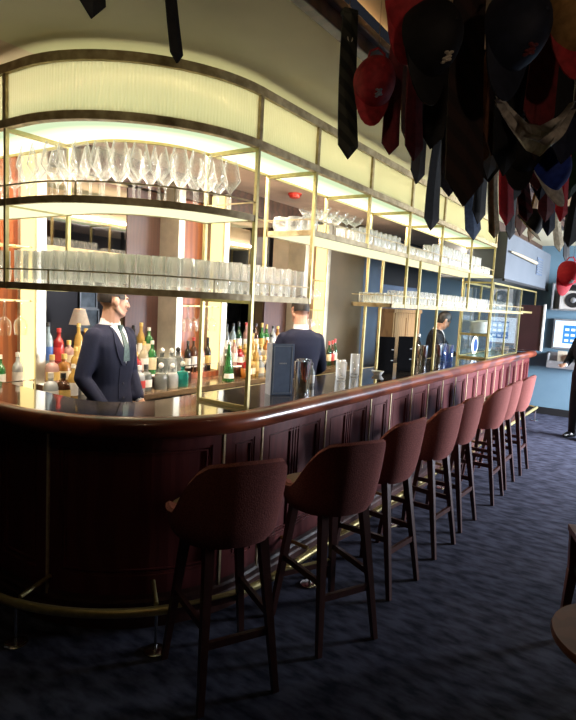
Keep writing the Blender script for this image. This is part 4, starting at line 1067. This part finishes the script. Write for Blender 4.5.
# pale grey cloth draped over two hooks
def drape():
    bm = B(); rows = []; n = 22
    pts = [(499, 100), (512, 118), (528, 136), (545, 142), (560, 128), (573, 108)]
    ws = [.03, .055, .075, .085, .07, .04]
    for i in range(n + 1):
        f = i / n * (len(pts) - 1); k = min(int(f), len(pts) - 2); u = f - k
        px = pts[k][0] + (pts[k + 1][0] - pts[k][0]) * u; py = pts[k][1] + (pts[k + 1][1] - pts[k][1]) * u
        w = ws[k] + (ws[k + 1] - ws[k]) * u
        c = at(px, py, X=1.85 + .1 * math.sin(i * .3)); c0 = c
        r = []
        for j in range(7):
            g = j / 6 - .5
            r.append(c + Vector((.018 * math.sin(j * 1.9 + i * .4), .012 * math.cos(j * 2.3), -g * w)))
        for j in range(6, -1, -1):
            g = j / 6 - .5
            r.append(c + Vector((.018 * math.sin(j * 1.9 + i * .4) + .004, .012 * math.cos(j * 2.3) + .003, -g * w)))
        rows.append(r)
    ring_loft(bm, rows)
    o = mesh_obj('draped_cloth', bm, K['grey'], None, True)
    return tag(o, 'pale grey cloth slung in a shallow V among the hanging ties', 'cloth')
dr = drape()
for p in (at(499, 100, X=1.85), at(573, 108, X=1.85)):
    bm = B(); tube(bm, [p, (p.x, p.y, ZK)], .0018, 5); mesh_obj('wire_hook', bm, M['steel'], dr)

# ------------------------------------------------------------------ far end of the room
bm = B(); x0, x1, y0, y1, z0, z1 = 7.42, XE - .002, 1.78, 2.62, 2.12, 2.70
t = thing('bulkhead', 'blue grey boxed bulkhead hanging above the end of the bar', 'bulkhead')
mesh_obj('box', box(bm, x0, x1, y0, y1, z0, z1, .005), M['bulk'], t)
mesh_obj('edge_trim', box(B(), x0 - .01, x1, y0 - .01, y0 + .02, z0 - .03, z0), M['black'], t)
mesh_obj('hanger_block', box(B(), x0 + .02, x1, y0 + .15, y1, z1, ZC), M['wood_dark'], t)
bm = B(); box(bm, 9.3, 9.75, y0 - .012, y0 - .002, 2.30, 2.56, .003); o = mesh_obj('vent_frame', bm, M['blue_dark'], t)
bm = B()
for i in range(6): box(bm, 9.33, 9.72, y0 - .018, y0 - .012, 2.325 + i * .036, 2.345 + i * .036)
mesh_obj('vent_slat', bm, M['bulk'], o)
bm = B(); limb(bm, [(7.5, y0 - .035, 2.46), (8.0, y0 - .035, 2.46), (9.1, y0 - .035, 2.45)], [.012, .020, .026], 10, 3)
tag(mesh_obj('wooden_oar', bm, mat('weathered oar wood', (.34, .28, .19), .7, kind='wood'), None, True), 'pale slim wooden oar fixed along the front of the bulkhead', 'oar')
t = thing('partition_panel', 'dark plum partition panel with pale edge beyond the display case', 'partition')
mesh_obj('panel', box(B(), 9.90, 9.93, 1.72, 2.42, 1.105, 1.84), M['purple'], t)
mesh_obj('edge', box(B(), 9.885, 9.945, 1.69, 1.72, 1.105, 1.86, .004), M['white_pl'], t)
# equipment on the end wall
t = thing('wall_rack', 'grey wall rack holding a speaker with a round cone above the screen', 'rack', (XE, 1.30, 1.78))
bm = B(); box(bm, -.30, -.004, -.36, .36, 0, .02); box(bm, -.30, -.004, .34, .36, .02, .42); box(bm, -.30, -.004, -.36, -.34, .02, .42); box(bm, -.30, -.004, -.36, .36, .42, .44); box(bm, -.02, -.004, -.34, .34, .02, .42)
mesh_obj('rack_frame', bm, M['grey_metal'], t)
d = tag(thing('speaker', 'pale grey speaker with a black round cone standing on the wall rack', 'speaker', (XE - .26, 1.34, 1.801)))
mesh_obj('cabinet', box(B(), -.02, .22, -.20, .20, 0, .30, .006), M['white_pl'], d)
bm = B(); lathe(bm, [(0, .0), (.06, .006), (.11, .012), (.12, .0)], 24)
for v in bm.verts: v.co = Vector((-.021 - v.co.z, v.co.y, .15 + v.co.x))
mesh_obj('cone', bm, M['black'], d, True)
bm = B(); lathe(bm, [(0, .016), (.03, .014), (.045, .006)], 20)
for v in bm.verts: v.co = Vector((-.024 - v.co.z, v.co.y, .15 + v.co.x))
mesh_obj('dust_cap', bm, M['grey_metal'], d, True)
t = thing('wall_screen', 'lit screen with white border and blue picture on the end wall', 'screen', (XE, 1.27, 1.14))
mesh_obj('casing', box(B(), -.06, -.004, -.36, .36, 0, .50, .006), M['grey_metal'], t)
mesh_obj('display', box(B(), -.066, -.0601, -.33, .33, .03, .47), M['screen'], t)
bm = B()
box(bm, -.069, -.0661, -.28, .20, .10, .40)
mesh_obj('picture', bm, M['screen_blue'], t)
bm = B()
for r_ in range(3):
    for i in range(5): box(bm, -.071, -.0691, -.25 + i * .09, -.19 + i * .09, .13 + r_ * .09, .17 + r_ * .09)
mesh_obj('icon', bm, M['screen'], t)
t = thing('leaflet_box', 'grey wall box with leaflets mounted under the lit screen', 'leaflet box', (XE, 1.34, .82))
bm = B(); box(bm, -.16, -.004, -.32, .32, 0, .02); box(bm, -.02, -.004, -.32, .32, .02, .26); box(bm, -.16, -.15, -.32, .32, .02, .12)
for y in (-.32, .0, .30): box(bm, -.15, -.02, y, y + .02, .02, .24)
mesh_obj('holder', bm, M['grey_metal'], t)
for i, (y, z) in enumerate(((-.20, .24), (.10, .27))):
    lf = mesh_obj('leaflet', box(B(), XE - .10, XE - .09, 1.34 + y - .07, 1.34 + y + .07, .842, .842 + z), [M['blue_wall'], M['paper']][i])
    tag(lf, ['blue leaflet in the wall box, right-hand one', 'pale leaflet in the wall box, left-hand one'][i], 'leaflet')
# tall oak cabinet against the slate blue wall behind the bar
t = thing('oak_cabinet', 'oak cabinet with two doors against the slate blue wall behind the bar', 'cabinet', (9.28, 3.93, 0))
bm = B(); box(bm, -.60, -.56, -.16, .118, 0, 1.60); box(bm, .56, .60, -.16, .118, 0, 1.60); box(bm, -.62, .62, -.18, .118, 1.60, 1.66, .006); box(bm, -.56, .56, .09, .118, 0, 1.60); box(bm, -.56, .56, -.16, .09, 0, .08)
mesh_obj('carcass', bm, M['oak'], t)
for sx in (-1, 1):
    x0, x1 = (-.558, -.004) if sx < 0 else (.004, .558)
    bm = B(); box(bm, x0, x1, -.165, -.145, .085, 1.595); box(bm, x0, x0 + .07, -.175, -.165, .085, 1.595); box(bm, x1 - .07, x1, -.175, -.165, .085, 1.595)
    for z in (.085, 1.0, 1.515): box(bm, x0 + .07, x1 - .07, -.175, -.165, z, z + .08)
    d = mesh_obj('door', bm, M['oak'], t)
    bm = B(); ellipsoid(bm, (-sx * -.04 if sx > 0 else -.04, -.188, .95), (.014, .014, .014), 10, 8); mesh_obj('knob', bm, M['brass'], d, True)
tag(mesh_obj('dark_panel', box(B(), 8.75, 10.3, YB - .04, YB - .002, 2.06, 2.44, .004), M['black']), 'black panel high on the slate blue wall above the oak cabinet', 'wall panel')
# red smoke detector on the ceiling behind the canopy
t = thing('smoke_detector', 'red round smoke detector on the blush ceiling behind the canopy', 'smoke detector', (5.18, 3.49, ZC))
bm = B(); lathe(bm, [(0, -.001), (.075, -.001), (.075, -.02), (.0, -.02)], 24); mesh_obj('base', bm, M['red'], t, True)
bm = B(); lathe(bm, [(.06, -.02), (.055, -.045), (.03, -.055), (0, -.055)], 24); mesh_obj('sensor', bm, M['red'], t, True)

# ------------------------------------------------------------------ right edge: low table and chair
t = thing('round_table', 'small round red-brown wooden table at the bottom right corner', 'table', (2.27, -.02, 0))
bm = B(); lathe(bm, [(0, .53), (.25, .53), (.275, .54), (.28, .555), (.275, .57), (.0, .57)], 40); mesh_obj('tabletop', bm, M['wood_table'], t, True)
bm = B(); lathe(bm, [(.03, .53), (.025, .30), (.03, .06), (.18, .03), (.19, .0), (0, 0)], 24); mesh_obj('pedestal', bm, M['black'], t, True)
t = thing('armchair', 'dark wooden armchair with black leather seat behind the round table', 'chair', (3.02, -.03, 0), R_(-70))
for sx in (-1, 1):
    for sy in (-1, 1):
        mesh_obj('leg', bar(B(), (sx * .25, sy * .25, .40), (sx * .27, sy * .27, 0), .045, .045, .03, .03), M['wood_table'], t)
    bm = B(); bar(bm, (sx * .25, -.25, .40), (sx * .27, -.33, .86), .04); mesh_obj('back_post', bm, M['wood_table'], t)
    bm = B(); bar(bm, (sx * .27, -.29, .63), (sx * .27, .24, .63), .05, .03); bar(bm, (sx * .265, .235, .63), (sx * .25, .25, .40), .04); mesh_obj('armrest', bm, M['wood_table'], t)
mesh_obj('seat', box(B(), -.25, .25, -.24, .27, .38, .46, .03), M['shoe'], t, True)
mesh_obj('backrest', box(B(), -.24, .24, -.33, -.27, .46, .84, .025), M['shoe'], t, True)

# ------------------------------------------------------------------ lounge seen through the openings behind the bottles
t = thing('console_table', 'dark wooden console table under the lamp in the room behind the bar', 'table', (4.1, 5.65, 0))
mesh_obj('tabletop', box(B(), -.6, .6, -.18, .18, .81, .85, .005), M['wood_dark'], t)
for sx in (-1, 1):
    for sy in (-1, 1): mesh_obj('leg', bar(B(), (sx * .56, sy * .14, .81), (sx * .56, sy * .14, 0), .05), M['wood_dark'], t)
t = thing('table_lamp', 'lit table lamp with cream shade glowing in the dark room behind the bar', 'lamp', (4.06, 5.62, .85))
bm = B(); lathe(bm, [(0, 0), (.07, 0), (.07, .015), (.015, .03), (.012, .12), (.03, .2), (.012, .32), (.010, .47)], 20); mesh_obj('base', bm, M['brass'], t, True)
bm = B(); lathe(bm, [(.115, .45), (.062, .63), (.060, .63), (.113, .45)], 28); mesh_obj('lamp_shade', bm, M['lampshade'], t, True)
for (x, z, w, lab) in ((4.48, 1.60, .13, 'framed grey print hung above another beside the glowing lamp'), (4.50, 1.33, .14, 'framed grey print hung below another beside the glowing lamp'), (7.33, 1.48, .17, 'framed blue grey print in the dark opening behind the green bottle')):
    t = thing('framed_print', lab, 'picture', (x, 6.05, z))
    bm = B(); f = .02
    for a, b, c, d in ((-w, -w + f, -w, w), (w - f, w, -w, w), (-w + f, w - f, -w, -w + f), (-w + f, w - f, w - f, w)): box(bm, a, b, -.03, -.002, c, d)
    mesh_obj('frame', bm, M['grey_metal'], t); mesh_obj('print', box(B(), -w + f, w - f, -.012, -.002, -w + f, w - f), M['picture'], t)
L = bpy.data.lights.new('lamp_bulb', 'POINT'); L.energy = 1.6; L.color = (1, .7, .42); L.shadow_soft_size = .04
o = bpy.data.objects.new('lamp_bulb', L); C.objects.link(o); o.location = (4.06, 5.62, 1.40)

# ------------------------------------------------------------------ light
def area(loc, size, energy, col, rot=(0, 0, 0), sy=None):
    L = bpy.data.lights.new('lamp', 'AREA'); L.energy = energy; L.color = col; L.size = size
    if sy: L.shape = 'RECTANGLE'; L.size_y = sy
    o = bpy.data.objects.new('lamp', L); C.objects.link(o); o.location = loc; o.rotation_euler = rot; return o
def spot(loc, to, energy, col, ang=60, blend=.6, r=.05):
    L = bpy.data.lights.new('down_or_fill_spot', 'SPOT'); L.energy = energy; L.color = col; L.spot_size = R_(ang); L.spot_blend = blend; L.shadow_soft_size = r
    o = bpy.data.objects.new('down_or_fill_spot', L); C.objects.link(o); o.location = loc
    o.rotation_euler = (Vector(to) - Vector(loc)).to_track_quat('-Z', 'Y').to_euler(); return o
WARM = (1, .78, .48)
for x in (2.9, 3.7, 5.2, 6.0): spot((x, 3.62, 2.83), (x, 3.75, .9), 26, WARM, 85)
spot((.6, .75, 2.95), (1.75, 1.95, .98), 5, (1, .70, .42), 42)
spot((-.3, -1.2, 2.2), (2.6, .5, 2.5), 26, (1, .74, .52), 50)  # added fill from behind the camera, brightens the hanging ties and caps
spot((-.4, .3, 2.4), (1.9, 2.1, 2.7), 22, (1, .84, .6), 60)  # added fill without a fixture, lightens the bronze canopy frame
spot((2.6, .55, 2.95), (2.9, 1.8, .95), 7, (1, .72, .45), 45)
for x, y in ((2.7, 3.0), (4.3, 2.6), (7.2, 2.9)): spot((x, y + .3, 2.8), (x, y, 1.2), 14, WARM, 90)
w = bpy.data.worlds.new('world'); S.world = w; w.use_nodes = True
w.node_tree.nodes['Background'].inputs[0].default_value = (.5, .55, .7, 1); w.node_tree.nodes['Background'].inputs[1].default_value = .02
S.view_settings.view_transform = 'Standard'; S.view_settings.look = 'None'; S.view_settings.exposure = .35; S.view_settings.gamma = 1.
S.cycles.transparent_max_bounces = 40; S.cycles.max_bounces = 10; S.cycles.diffuse_bounces = 4; S.cycles.glossy_bounces = 4
S.cycles.sample_clamp_indirect = 4.; S.cycles.caustics_reflective = False; S.cycles.caustics_refractive = False
